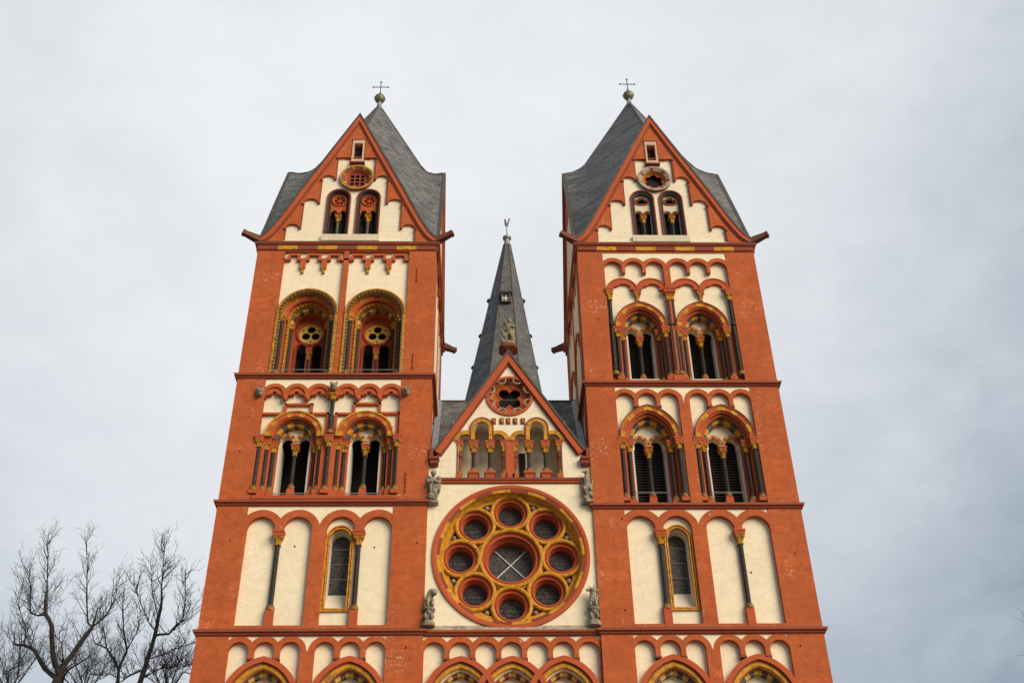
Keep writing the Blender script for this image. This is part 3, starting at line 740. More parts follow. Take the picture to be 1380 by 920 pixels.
def carved_head(f, x, z, parent):
    b = MB(f); rnd = random.Random(int(x * 10))
    b.ellipsoid((x, -.10, z), (.15, .2, .2), None, 10, 7); b.ellipsoid((x, -.26, z - .04), (.08, .12, .08), None, 8, 5)
    for s in (-1, 1):
        b.ellipsoid((x + s * .12, -.12, z + .18), (.05, .05, .1), None, 6, 5); b.ellipsoid((x + s * .07, -.27, z + .06), (.03, .03, .03), None, 6, 4)
    b.ellipsoid((x, -.2, z - .14), (.09, .1, .05), None, 8, 5)
    return b.build('carved_head', STATUE, parent, True)

def ornate_arch(f, cx, zb, zs, w, c, T, label):
    A = lambda ww: arc(cx, zs, ww, c, 24)
    b = MB(f)
    b.ring(A(w - .05), A(w + .02), -.08, .3, 1, (0,))
    b.ring(A(w - .17), A(w - .05), -.02, .35, 1, (0,), yin=.3)
    b.ring(A(w - .33), A(w - .17), .22, .55, 11, (0, 2, 2, 0, 2, 3))
    b.tube([(x, .30, z) for x, z in A(w - .345)], .045, 6, 2)
    b.ring(A(w - .42), A(w - .33), .45, .8, 1, (2,)); b.ring(A(w - .48), A(w - .40), .55, .9, 1, (0,))
    b.ring(A(w - .59), A(w - .47), .75, 1.0, 11, (4, 1, 0, 1)); b.ring(A(w - .60), A(w - .585), .98, 1.4, 1, (2,))
    win = b.build('belfry_window', [GOLDD, GREYV, REDT, MAROON, PALEY], T, False, label)
    # beaded leaf mouldings: one continuous run up the jamb, round the arch and down again
    for ww, y, r1, r2, pit, mt in ((w - .09, .0, .028, .062, .20, GOLDD), (w - .43, .50, .025, .06, .22, GOLDD), (w - .135, -.045, .012, .058, .19, GREYV)):
        raw = [(cx - ww, zb + .02 + k * .05) for k in range(int((zs - zb) / .05))] + A(ww) + [(cx + ww, zs - k * .05) for k in range(1, int((zs - zb) / .05))]
        path = [raw[0]]; step = pit / 4
        for p, q in zip(raw, raw[1:]):
            d = math.hypot(q[0] - p[0], q[1] - p[1]); k = max(1, round(d / step))
            path += [(p[0] + (q[0] - p[0]) * i / k, p[1] + (q[1] - p[1]) * i / k) for i in range(1, k + 1)]
        acc = 0; rr = []
        for i, p in enumerate(path):
            if i: acc += math.hypot(p[0] - path[i - 1][0], p[1] - path[i - 1][1])
            rr.append(r1 + (r2 - r1) * max(0, sin(2 * pi * acc / pit)) ** .6)
        MB(f).tube([(x, y, z) for x, z in path], rr, 6).build('leaf_molding', mt, win)
    j = MB(f)
    for s in (-1, 1):
        def bx(a, bb, y0, y1, mi): j.box(min(cx + s * a, cx + s * bb), max(cx + s * a, cx + s * bb), y0, y1, zb - .02, zs + .004, mi)
        bx(w - .15, w + .02, -.05, .32, 1); bx(w - .34, w - .13, .30, .62, 0); bx(w - .48, w - .32, .55, .95, 1); bx(w - .62, w - .46, .93, 1.45, 0)
    j.build('jamb', [REDT, GOLDD], win)
    for s in (-1, 1):
        column(f, cx + s * (w - .23), .21, zb + .1, zs - .25, .085, win, zs - .02, .13, True, BLACK, 0)
        column(f, cx + s * (w - .54), .82, zb + .1, zs - .25, .085, win, zs - .02, .13, True, BLACK, 0)
    # tympanum plate with wheel and two lights
    yp = 1.40; wi = w - .585
    ops = []
    for s in (-1, 1):
        q = cx + s * .345; ops.append([(q - .225, zb + .02)] + arc(q, 32.33, .225, .04, 10) + [(q + .225, zb + .02)])
    t = MB(f); wz = zs - .08; wr = .60
    t.plate([(cx - wi, zb - .02)] + A(wi) + [(cx + wi, zb - .02)], ops + [circle(cx, wz, wr - .08, 36)], yp, yp + .12)
    for s in (-1, 1):
        q = cx + s * .345
        t.ring([(q - .225, zb)] + arc(q, 32.33, .225, .04, 10) + [(q + .225, zb)], [(q - .30, zb)] + arc(q, 32.33, .30, .04, 10) + [(q + .30, zb)], yp - .07, yp + .01, 1, (1,))
    t.build('tympanum', [REDT, MAROON], win)
    wh = MB(f)
    hol = [circle(cx + .245 * cos(a), wz + .245 * sin(a), .185, 20) for a in (pi / 2, pi / 2 + 2 * pi / 3, pi / 2 + 4 * pi / 3)]
    hol += [circle(cx + .42 * cos(a), wz + .42 * sin(a), .075, 3, a) for a in (pi / 2 + pi / 3, -pi / 2, pi / 2 - pi / 3)]
    wh.plate(circle(cx, wz, wr - .06, 36), hol, yp - .02, yp + .05)
    wh.tube([(x, yp - .04, z) for x, z in circle(cx, wz, wr, 36)], .055, 6, 1, True)
    wh.build('tracery_wheel', [PALEY, REDT], win)
    column(f, cx, yp - .02, zb + .1, 31.75, .075, win, 32.12, .13, True, BLACK, .14, name='middle_column')
    rail(f, cx - w + .2, cx + w - .2, .12, zb + .30, win)
    return win

def gable_profile(hw):
    """right half of the flared gable outline, top to bottom"""
    return [(0, 46.12), (1.2, 43.55), (2.4, 40.95), (3.2, 39.15), (3.52, 38.50), (3.78, 38.05), (4.0, 37.80), (4.12, 37.72)]
def gz(x):
    P = gable_profile(HW); x = abs(x)
    for (xa, za), (xb, zb) in zip(P, P[1:]):
        if x <= xb: return za + (zb - za) * (x - xa) / (xb - xa)
    return P[-1][1]

def gable_front(f, T, kind, full=True):
    P = gable_profile(HW)
    outline = [(x, z) for x, z in P] + [(4.12, 37.45), (-4.12, 37.45)] + [(-x, z) for x, z in reversed(P[1:])]
    # stepped cream field with scalloped steps
    half = [(3.05, 37.55)]
    for xa, xb, zl in ((2.36, 3.05, 38.33), (1.62, 2.36, 39.97), (.96, 1.62, 41.55)):
        m_ = (xa + xb) / 2; w = (xb - xa) / 2; hh = .31
        half += [(m_ + w * cos(pi * i / 12), zl + hh * sin(pi * i / 12)) for i in range(13)]
    half += [(.96, 43.08)]
    field = half + [(-x, z) for x, z in reversed(half)]
    dx = .07 if kind == 'L' else -.1
    field = [(x + dx * .6, z) for x, z in field]
    slit = [(dx - .24, 42.76), (dx + .24, 42.76), (dx + .24, 44.05), (dx - .24, 44.05)]
    # red gable slab keeps only the border: field and slit are cut out
    slab = MB(f)
    fr = [(dx - .34, 43.12), (dx - .34, 44.3), (dx + .34, 44.3), (dx + .34, 43.12)]
    slab.plate(outline, [field, fr] if True else [field], 0, .34)
    g = slab.build('tower_gable', RED, T, False, 'stepped red and cream gable with %s above twin windows' % ('lattice roundel' if kind == 'L' else 'six-lobed roundel'))
    oc = (dx + .06 if kind == 'L' else dx, 41.70); ro = .82
    wxs = (dx - .71, dx + .71) if kind == 'L' else (dx - .69, dx + .68)
    hs = [[(q - .51, 37.98)] + arc(q, 40.42, .51, .0, 12) + [(q + .51, 37.98)] for q in wxs] + [circle(oc[0], oc[1], .7, 36)]
    MB(f).plate([(-3.3, 37.45), (3.3, 37.45), (3.3, 38.8), (2.6, 40.4), (1.9, 42.0), (1.2, 43.2), (-1.2, 43.2), (-1.9, 42.0), (-2.6, 40.4), (-3.3, 38.8)], hs, .13, .40).build('gable_field', CREAMJ, g)
    MB(f).plate([(-.6 + dx, 43.0), (.6 + dx, 43.0), (.6 + dx, 44.4), (-.6 + dx, 44.4)], [[(dx - .22, 43.05), (dx + .22, 43.05), (dx + .22, 44.0), (dx - .22, 44.0)]], .10, .3).build('slit_surround', RED, g)
    fm = MB(f); fm.plate([(dx - .30, 42.74), (dx + .30, 42.74), (dx + .30, 44.26), (dx - .30, 44.26)], [[(dx - .21, 42.92), (dx + .21, 42.92), (dx + .21, 44.02), (dx - .21, 44.02)]], -.05, .2)
    fm.box(dx - .37, dx + .37, -.08, .12, 42.67, 42.74, 1); fm.box(dx - .34, dx + .34, -.07, .12, 44.26, 44.32, 1)
    so = fm.build('slit_window', [PINK, MAROON], g)
    MB(f).box(dx - .3, dx + .3, .3, .34, 42.6, 44.3).build('opening_shade', DARK, so)  # near-black plate as painted shade behind the slit
    # dark downstands on the steps
    for s in (-1, 1):
        for x, z0, z1 in ((3.05, 37.6, 38.3), (2.36, 38.3, 39.9), (1.62, 39.9, 41.5), (.96, 41.5, 43.0)):
            xx = dx * .6 + s * x; b = MB(f); b.box(xx - .05, xx + .05, .02, .14, z0 + .1, z1)
            b.ellipsoid((xx, .02, z1 + .0), (.09, .1, .09), None, 8, 5); b.build('step_moulding', MAROON, g)
    # oculus
    b = MB(f); x, z = oc
    b.cone(x, z, ro, .06, ro, -.04, 48, 0); b.cone(x, z, ro - .09, -.04, ro, -.04, 48, 1)
    b.cone(x, z, ro - .09, -.04, ro - .24, .05, 48, 0, (1, 0, 3, 0) if kind == 'L' else (1, 1, 1, 3), 28); b.cone(x, z, ro - .24, .05, ro - .34, .25, 48, 2); b.cone(x, z, ro - .24, .05, ro - .24, .05, 48)
    oo = b.build('oculus', [MAROON, GOLDD if kind == 'L' else LEDGE, REDT if kind == 'L' else GOLDD, GREYV if kind == 'L' else MAROON], g)
    t = MB(f)
    if kind == 'L':
        hol = []
        k = .17; s_ = .062
        for i in range(-1, 2):
            for j in range(-1, 2):
                hol.append([(x + i * .245 + a * .088, z + j * .245 + bb * .088) for a, bb in ((-1, -1), (1, -1), (1, 1), (-1, 1))])
        hol += [[(x + a * .36 - .04, z + bb * .0 - .06), (x + a * .36 + .04, z - .06), (x + a * .36 + .04, z + .06), (x + a * .36 - .04, z + .06)] for a in () for bb in (0,)]
        t.plate(circle(x, z, .5, 36), hol, .2, .24)
    else:
        t.plate(circle(x, z, .5, 36), [lobes(x, z, 6, .28, .175, pi / 6)], .2, .25)
    t.build('tracery', REDT if kind == 'R' else MAROON, oo)
    MB(f).plate(circle(x, z, .68, 32), [], .42, .46).build('opening_shade', DARK, oo)  # near-black disc, shade painted in behind the oculus tracery
    # twin windows
    for q in wxs:
        A = lambda ww: arc(q, 40.42, ww, 0, 16)
        b = MB(f); lp = lambda ww: [(q - ww, 37.98)] + A(ww) + [(q + ww, 37.98)]
        b.ring(lp(.51), lp(.575), .06, .2, 1, (1,)); b.ring(lp(.45), lp(.51), .14, .34, 1, (2,)); b.tube([(xx, .14, zz) for xx, zz in lp(.49)], .05, 6, 3); b.tube([(xx, .24, zz) for xx, zz in lp(.41)], .04, 6, 3)
        win = b.build('gable_window', [RED, MAROON, JAMB if kind == 'R' else MAROON, BLACK], g, False)
        t = MB(f); yz = .32; zr = 40.42
        sub = [[(q + s * .19 - .14, 39.55)] + arc(q + s * .19, 39.62, .14, 0, 8) + [(q + s * .19 + .14, 39.55)] for s in (-1, 1)]
        low = [(q + .455, 39.5), (q + .37, 39.5)] + list(reversed(arc(q + .215, 39.62, .155, 0, 8))) + [(q + .06, 39.5), (q - .06, 39.5)] + list(reversed(arc(q - .215, 39.62, .155, 0, 8))) + [(q - .37, 39.5), (q - .455, 39.5)]
        body = A(.455) + low
        if kind == 'L': hol = [[(q + rr * cos(a + da), zr + rr * sin(a + da)) for rr, da in ((.08, -.36), (.08, .36), (.265, .42), (.265, -.42))] for a in [k * pi / 3 for k in range(6)]]
        else: hol = [[(q + (x_ - q) * 1.5, zr + (z_ - zr) * 1.2) for x_, z_ in h_] for h_ in [[(q - .2, zr - .10), (q - .2, zr + .10), (q - .09, zr + .10), (q - .09, zr + .2), (q + .09, zr + .2), (q + .09, zr + .10), (q + .2, zr + .10), (q + .2, zr - .10), (q + .09, zr - .16), (q - .09, zr - .16)]]]
        t.plate(body, hol, yz, yz + .12, 0)
        t.tube([(xx, yz - .02, zz) for xx, zz in (circle(q, zr, .33, 28) if kind == 'L' else hol[0])], .045, 6, 1, True)
        for s in (-1, 1): t.tube([(xx, yz - .02, zz) for xx, zz in arc(q + s * .215, 39.62, .175, 0, 8)], .035, 6, 2)
        t.build('tracery', [JAMB if kind == 'R' else REDT, REDT, GOLDD], win)
        column(f, q, yz + .06, 38.1, 39.1, .07, win, 39.42, .15, True, GREYV if kind == 'L' else BLACK, .08)
        if kind == 'R':
            for s in (-1, 1): MB(f).box(q + s * .41 - .05, q + s * .41 + .05, yz, yz + .2, 37.98, 39.55).build('jamb', JAMB, win)
        MB(f).plate([(q - .6, 37.8), (q + .6, 37.8), (q + .6, 41.0), (q - .6, 41.0)], [], .62, .66).build('opening_shade', DARK, win)  # near-black sheet giving painted shade behind the twin lights
    # weathered foot of the gable
    fo = MB(f); fo.box(-3.0, 3.0, .02, .14, 37.45, 37.60); fo.box(-1.35 + dx, 1.35 + dx, -.02, .15, 37.60, 37.98)
    fo.build('gable_foot', CREAMD, g)
    return g

def coping(f, T, deep=True):
    P = gable_profile(HW); b = MB(f)
    pts = [(-x, z) for x, z in reversed(P)] + P[1:]
    # offset inner line
    def off(d):
        o = []
        for i, (x, z) in enumerate(pts):
            xa, za = pts[max(0, i - 1)]; xb, zb = pts[min(len(pts) - 1, i + 1)]
            l = math.hypot(xb - xa, zb - za); nx, nz = -(zb - za) / l, (xb - xa) / l
            k = d if abs(x) > .01 else d * 1.9
            o.append((x + nx * k, z + nz * k))
        return o
    q = 1 if deep else .3
    b.ring(off(-.26), off(-.06), -.10, .45 if deep else 0, 1, (0,)); b.ring(off(-.34), off(-.26), -.05, .4 if deep else 0, 1, (1,)); b.ring(off(-.06), off(.035), -.13, .5 if deep else .04, 1, (2,))
    return b.build('gable_coping', [REDT, MAROON, LEAD], T)

def tower_top(side, cx, T):
    L_ = side < 0
    f = Frame(cx, 0)
    g = gable_front(f, T, 'L' if L_ else 'R'); coping(f, g)
    for sx in (-1, 1):
        g2 = Frame(cx + sx * HW, DEP / 2, sx * pi / 2)
        P = gable_profile(HW); o = [(x, z) for x, z in P[:-1]] + [(4.0, 37.45), (-4.0, 37.45)] + [(-x, z) for x, z in reversed(P[1:-1])]
        gg = MB(g2).plate([(x_, z_ - .03) for x_, z_ in o], [[(-2.6, 37.7), (2.6, 37.7), (2.2, 39.2), (.9, 42.4), (-.9, 42.4), (-2.2, 39.2)]], .0, .06).build('tower_gable', RED, T)
        MB(g2).plate([(-2.7, 37.6), (2.7, 37.6), (2.3, 39.3), (.9, 42.5), (-.9, 42.5), (-2.3, 39.3)], [], .03, .2).build('gable_field', CREAM, gg)
        coping(g2, gg, False)
    # roof: steep folded spire with flared feet at the gables
    n = 48; b = MB(Frame(cx, DEP / 2)); h = HW - .03
    ax = .36 if L_ else -.16; za = 51.55 if L_ else 51.95
    G = {}
    k = 1.77
    for i in range(n + 1):
        for j in range(n + 1):
            x = -h + 2 * h * i / n; y = -h + 2 * h * j / n
            mx = max(abs(x), abs(y)); mn = min(abs(x), abs(y)); s = abs(x) + abs(y)
            pl = za - k * s
            ge = gz(mn) + .025
            t = min(1, max(0, (mx - 2.85) / (h - 2.85))); t = t ** 1.45
            # stay above the plane only near the gable edge
            z = pl + max(0, (ge - (za - k * (h + mn)))) * t if mx > 2.85 else pl
            z = max(z, 37.5)
            d = max(0, 1 - mx / h); G[i, j] = b.add((x + ax * d, y, z))
    for i in range(n):
        for j in range(n):
            if (i < n // 2) == (j < n // 2): b.face((G[i, j], G[i + 1, j], G[i + 1, j + 1])); b.face((G[i, j], G[i + 1, j + 1], G[i, j + 1]))
            else: b.face((G[i, j], G[i + 1, j], G[i, j + 1])); b.face((G[i + 1, j], G[i + 1, j + 1], G[i, j + 1]))
    rf = b.build('tower_roof', SLATE, T, False, 'steep grey slate roof with flared gable feet')
    # ridge cappings
    ap = Vector((cx + ax, DEP / 2, za))
    rc = MB()
    for dx, dy in ((1, 0), (-1, 0), (0, 1), (0, -1)):
        pts = []
        for q in range(17):
            r = h * q / 16; i = round((r * dx + h) / (2 * h) * n); j = round((r * dy + h) / (2 * h) * n)
            pts.append(Vector(b.v[G[i, j]]) + Vector((0, 0, .0)))
        rc.tube(pts, .045, 6)
    rc.build('ridge_capping', LEADL if False else LEAD, rf)
    fb = MB(); fb.lathe(ap.x, ap.y, [(.22, za - .45), (.15, za - .1), (.10, za + .1), (.13, za + .16), (.08, za + .22)], 12)
    fb.build('finial_base', LEADL, rf, True)
    zb = za + .52
    bl = MB(); bl.ellipsoid((ap.x, ap.y, zb), (.30, .30, .31), None, 20, 14); bl.tube([p + (0,) and (ap.x + .303 * cos(t), ap.y + .303 * sin(t), zb) for p, t in [((), 2 * pi * i / 20) for i in range(20)]], .02, 6, 0, True)
    bl.build('finial_ball', BALL, rf, True)
    cr = MB(); z0 = zb + .28
    cr.tube([(ap.x, ap.y, z0), (ap.x, ap.y, z0 + 1.12)], .028, 6); cr.tube([(ap.x - .42, ap.y, z0 + .70), (ap.x + .42, ap.y, z0 + .70)], .026, 6)
    for dx, dz in ((-.42, .70), (.42, .70), (0, 1.12)):
        cr.ellipsoid((ap.x + dx, ap.y, z0 + dz), (.055, .03, .055), None, 8, 5)
        for q in (-1, 1):
            if dx: cr.tube([(ap.x + dx, ap.y, z0 + dz), (ap.x + dx * 1.08, ap.y, z0 + dz + q * .07)], .018, 5)
            else: cr.tube([(ap.x, ap.y, z0 + dz), (ap.x + q * .07, ap.y, z0 + dz + .05)], .018, 5)
    cr.tube([(ap.x - .06, ap.y, z0 + .2), (ap.x + .06, ap.y, z0 + .2)], .03, 6)
    cr.build('roof_cross', IRON, rf)
    # corner waterspouts
    for sx in (-1, 1):
        for sy in (-1, 1):
            p = Vector((cx + sx * 4.0, DEP / 2 + sy * 4.0, 37.62)); d = Vector((sx * .82, sy * .35, .22)).normalized() if sy < 0 else Vector((sx * .8, sy * .5, .0)).normalized()
            u = Vector((-d.y, d.x, 0)).normalized(); w = d.cross(u); b = MB(); lps = []
            for t, a, hgt in ((-.3, .18, .19), (.25, .15, .15), (.80, .115, .11), (.93, .135, .125), (.98, .09, .09)):
                c = p + d * t; lps.append([c + u * a + w * hgt, c - u * a + w * hgt, c - u * a - w * hgt, c + u * a - w * hgt])
            b.loft_loops(lps); b.build('waterspout', SPOUT, T)

tower(-1); tower(1)

# ------------------------------------------------------------------ central bay
fc = Frame(0, .12)
def centre():
    T = CATH; hw = 3.26
    MB(fc).box(-hw, hw, 0, .6, 0, 11.9).build('plinth_wall', RED, T)
    # lower arcade storey
    n = 7; x0, x1 = -3.25, 3.2; pts = [(x0, 12.0)]; arcs = []; w = .375
    pan, arcs = panel(-3.22, 3.18, 12.0, 7, 17.78, .18, 17.54, .215)
    ct = cream_top(-3.255, 3.255, 18.41, arcs, 17.8)
    s0 = storey('storey_wall', fc, hw, 11.9, 18.52, [pan, ct], T, 'cream wall under a round-arched frieze below the rose window', RED)
    MB(fc).plate(ct, [], .035, .3).build('spandrel_panel', CREAM, s0)
    cc = cof(1.35, 1.62); cxs = (-1.86, 0, 1.86)
    MB(fc).plate([(-hw, 11.95), (hw, 11.95), (hw, 18.4), (-hw, 18.4)], [[(q - .9, 12)] + arc(q, 16.0, .9, cc, 14) + [(q + .9, 12)] for q in cxs], .21, .55).build('niche_panel', CREAM, s0)
    for i in range(6):
        xx = -3.22 + (i + 1) * ((6.4 - 1.08) / 7) + i * .18; MB(fc).box(xx - .02, xx + .20, -.03, .3, 17.47, 17.545).build('frieze_corbel', MAROON, s0)
    for i, q in enumerate(cxs):
        arch_s0(Frame(0, .12 + (.003 if i == 1 else 0)), q, 1.35, 16.0, cc, T, None, (4, 2))
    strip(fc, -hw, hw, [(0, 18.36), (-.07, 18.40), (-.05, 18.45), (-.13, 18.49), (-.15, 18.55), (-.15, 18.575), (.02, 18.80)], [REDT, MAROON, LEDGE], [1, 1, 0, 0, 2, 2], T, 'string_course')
    # rose window wall
    rz, rr = 21.62, 3.02
    hole = circle(0, rz, 2.82, 96)
    rw = MB(fc).plate([(-hw, 18.52), (hw, 18.52), (hw, 24.86), (-hw, 24.86)], [hole], 0, .35).build('rose_wall', CREAM, T, False, 'cream plastered wall round the rose window')
    b = MB(fc)
    b.cone(0, rz, 3.04, .02, 3.02, -.08, 96, 0); b.cone(0, rz, 3.02, -.08, 2.90, -.08, 96, 0); b.cone(0, rz, 2.90, -.08, 2.83, -.04, 96, 0)
    b.cone(0, rz, 2.83, -.05, 2.72, -.03, 96, 0, (1, 2), 48 // 2); b.cone(0, rz, 2.72, -.03, 2.69, .12, 96, 1); b.cone(0, rz, 2.70, .08, 2.58, .32, 96, 1)
    rose = b.build('rose_window', [REDT, GOLD, MAROON], T, False, 'large round rose window with eight roundels around a central light')
    # tracery
    cz = rz; yt = .30
    R8 = 1.95
    holes = [circle(0, cz, 1.11, 64)]
    for k in range(8):
        a = k * pi / 4; holes.append(circle(R8 * cos(a), cz + R8 * sin(a), .66, 36))
    for k in range(8):
        a = (k + .5) * pi / 4
        r1, r2 = 2.46, 2.17
        holes.append([(r1 * cos(a - .11), cz + r1 * sin(a - .11)), (r1 * 1.015 * cos(a), cz + r1 * 1.015 * sin(a)), (r1 * cos(a + .11), cz + r1 * sin(a + .11)), (r2 * cos(a), cz + r2 * sin(a))])
        r1, r2 = 1.62, 1.33
        holes.append([(r1 * cos(a), cz + r1 * sin(a)), (r2 * cos(a - .10), cz + r2 * sin(a - .10)), (r2 * cos(a + .10), cz + r2 * sin(a + .10))])
    t = MB(fc); t.plate(circle(0, cz, 2.70, 96), holes, yt, yt + .25)
    t.build('tracery', GOLD, rose)
    MB(fc).plate(circle(0, cz, 2.66, 64), [circle(0, cz, 1.24, 48)] + [circle(R8 * cos(k * pi / 4), cz + R8 * sin(k * pi / 4), .725, 32) for k in range(8)], yt + .16, yt + .3).build('tracery_backing', MAROON, rose)
    for k in range(8):
        a = (k + .5) * pi / 4
        MB(fc).ellipsoid((2.38 * cos(a), yt + .1, cz + 2.38 * sin(a)), (.11, .12, .11), None, 10, 6).build('tracery_boss', STATUE, rose, True)
        MB(fc).ellipsoid((1.43 * cos(a), yt + .1, cz + 1.43 * sin(a)), (.08, .10, .08), None, 10, 6).build('tracery_boss', REDT, rose, True)
    for k in range(9):
        if k == 8: x, z, r, gr, dep, nn_ = 0, cz, 1.11, .87, .70, 64
        else: x, z, r, gr, dep, nn_ = R8 * cos(k * pi / 4), cz + R8 * sin(k * pi / 4), .66, .475, .55, 40
        b = MB(fc)
        b.tube([(p, yt - .03, q) for p, q in circle(x, z, r + .075, nn_)], .078, 8, 0, True)
        s = (r - gr)
        b.cone(x, z, r, yt - .02, r - s * .12, yt + .06, nn_, 1); b.cone(x, z, r - s * .12, yt + .06, r - s * .42, yt + .05, nn_, 1)
        b.tube([(p, yt + .07, q) for p, q in circle(x, z, r - s * .5, nn_)], .045, 6, 1, True)
        b.cone(x, z, r - s * .45, yt + .08, r - s * .72, yt + .16, nn_, 2); b.cone(x, z, r - s * .72, yt + .13, gr, yt + dep * .55, nn_, 1); b.cone(x, z, gr, yt + dep * .55, gr - .02, yt + dep, nn_, 2)
        ro = b.build('roundel', [GOLD, REDT, MAROON], rose, True)
        MB(fc).plate(circle(x, z, gr + .01, nn_), [], yt + dep - .06, yt + dep).build('glass_pane', GLASS, rose)
        q = MB(fc); yy = yt + dep - .09
        if k == 8:
            d = gr * .70
            q.tube([(x - d, yy, z + d), (x + d, yy, z - d)], .022, 6); q.tube([(x - d, yy, z - d), (x + d, yy, z + d)], .022, 6)
            q.build('glazing_bar', WHITEP, rose)
        else:
            q.tube([(u, yy, v_) for u, v_ in circle(x, z, gr * .55, 24)], .012, 5, 0, True)
            q.tube([(x - gr, yy, z - .08), (x + gr, yy, z - .08)], .010, 5); q.tube([(x - gr, yy, z + .12), (x + gr, yy, z + .12)], .010, 5)
            q.build('glazing_bar', LEAD, rose)
    # cornice below gable
    strip(fc, -2.95, 2.95, [(.0, 24.72), (-.08, 24.76), (-.08, 24.82), (-.14, 24.86), (-.14, 24.92), (-.14, 24.95), (.02, 25.02)], [REDT, MAROON, LEAD], [1, 0, 0, 1, 2, 2], T, 'string_course')
    # ---- gable
    def group(s):
        """stepped triple opening: hole and outer contour"""
        c0 = 1.13 * s; a, m_, z_ = (c0 - .665, c0, c0 + .665) if s < 0 else (c0 - .665, c0, c0 + .665)
        h = [(c0 - .95, 25.02)] + arc(a, 26.76, .285, 0, 10) + [(c0 - .38, 26.76), (c0 - .29, 26.76)] + arc(m_, 27.34, .29, .03, 10) + [(c0 + .29, 26.76), (c0 + .38, 26.76)] + arc(z_, 26.76, .285, 0, 10) + [(c0 + .95, 25.02)]
        return h, (a, m_, z_)
    hl, al = group(-1); hr, ar = group(1)
    wc = (0.03, 28.95)
    out = [(-hw, 24.86), (hw, 24.86), (hw, 25.6), (2.98, 26.0), (0, 30.95), (-2.98, 26.0), (-hw, 25.6)]
    gb = MB(fc).plate(out, [hl, hr, circle(wc[0], wc[1], .85, 48)], 0, .35).build('central_gable', CREAMJ, T, False, 'steep cream gable with red coping between the towers')
    for s, h, aa in ((-1, hl, al), (1, hr, ar)):
        b = MB(fc)
        c0 = 1.13 * s
        pin = arc(aa[0], 26.76, .285, 0, 10); pout = arc(aa[0], 26.76, .47, 0, 10)
        def clip(pts, lo, hi): return [(min(max(x, lo), hi), z) for x, z in pts]
        b.ring(pin, clip(pout, -9, c0 - .47), -.06, .1, 9, (0, 0, 1)); b.ring(arc(aa[2], 26.76, .285, 0, 10), clip(arc(aa[2], 26.76, .47, 0, 10), c0 + .47, 9), -.06, .1, 9, (0, 0, 1))
        mi_ = [(c0 - .29, 26.78)] + arc(c0, 27.34, .29, .03, 12) + [(c0 + .29, 26.78)]; mo = [(c0 - .465, 26.78)] + arc(c0, 27.34, .465, .03, 12) + [(c0 + .465, 26.78)]
        b.ring(mi_, mo, -.07, .1, 17, (0, 0, 1))
        b.tube([(x, -.07, z) for x, z in mo], .03, 6, 2)
        ga = b.build('gallery_arcade', [GOLD, GOLDD, MAROON], T, False, ['stepped triple arcade left of the red pier', 'stepped triple arcade right of the red pier'][s > 0])
        MB(fc).box(c0 - 1.1, c0 + 1.1, .95, 1.15, 24.9, 27.9).build('gallery_wall', CREAMG, ga)
        bx = MB(fc); bx.box(c0 - 1.2, c0 - .96, .3, 1.0, 25.0, 27.9); bx.box(c0 + .96, c0 + 1.2, .3, 1.0, 25.0, 27.9); bx.box(c0 - 1.1, c0 + 1.1, .36, 1.0, 27.72, 27.9); bx.box(c0 - 1.1, c0 + 1.1, .3, 1.0, 24.8, 25.0); bx.build('gallery_side', CREAMG, ga)
        if s > 0: MB(fc).box(c0 - .72, c0 - .46, .90, .96, 25.0, 26.7).build('opening_shade', DARK, ga)  # near-black block, painted shade for the slit in the gallery wall
        for dx in (-.335, .335):
            column(fc, c0 + dx, .16, 25.34, 26.27, .085, ga, 26.54, .17, True, BLACK, .22)
            bb = MB(fc); bb.loft_loops([[(c0 + dx + sx * t, .14 + sy * t, z) for sx, sy in ((-1, -1), (1, -1), (1, 1), (-1, 1))] for t, z in ((.17, 24.97), (.19, 25.16), (.24, 25.2), (.24, 25.28), (.16, 25.35))]); bb.build('pedestal', REDT, ga)
        for dx in (-.90, .90):
            column(fc, c0 + dx, .10, 25.2, 26.3, .075, ga, 26.6, .14, True, MAROON, .14, annulet=26.05)
            MB(fc).box(c0 + dx - .12, c0 + dx + .12, -.04, .2, 24.97, 25.2).build('pedestal', REDT, ga)
            b2 = MB(fc); b2.box(min(c0 + dx * 1.07, c0 + dx * 1.12), max(c0 + dx * 1.07, c0 + dx * 1.12), -.03, .1, 25.0, 26.75); b2.build('jamb', MAROON, ga)
    MB(fc).box(-.155, .185, -.04, .3, 24.99, 26.74).build('gallery_pier', REDT, gb)
    # row of small bosses
    for x in (-.64, -.31, -.04, .25, .57):
        b = MB(fc); b.box(x - .09, x + .09, -.04, .05, 27.55, 27.84, 0); b.ellipsoid((x, -.05, 27.68), (.06, .06, .09), None, 8, 5, 1); b.build('dentil', [MAROON, GOLDD], gb)
    # quatrefoil window
    x, z = wc; b = MB(fc)
    b.cone(x, z, 1.0, .04, .99, -.07, 64, 0); b.cone(x, z, .99, -.07, .88, -.07, 64, 0); 
    b.cone(x, z, .88, -.07, .84, .0, 64, 1); b.cone(x, z, .84, .0, .80, .04, 64, 1); b.cone(x, z, .82, .02, .70, .22, 64, 0, (1, 2, 2), 24)
    qw = b.build('quatrefoil_window', [REDT, MAROON, GOLD], T, False, 'round quatrefoil window at the head of the central gable')
    lb = MB(fc)
    for k in range(8):
        a = (k + .5) * pi / 4; P = [(x + .86 * cos(a) + .17 * cos(a + t), -.03, z + .86 * sin(a) + .17 * sin(a + t)) for t in [pi / 2 + pi * i / 8 for i in range(9)]]
        lb.tube(P, .035, 6)
    lb.build('cusp', LEDGE, qw)
    t = MB(fc); lo = lobes(x, z, 4, .345, .255, pi / 4, 120)
    t.plate(circle(x, z, .74, 48), [lo], .20, .34); t.tube([(p, .2, q) for p, q in lo], .04, 6, 0, True); t.build('tracery', REDT, qw)
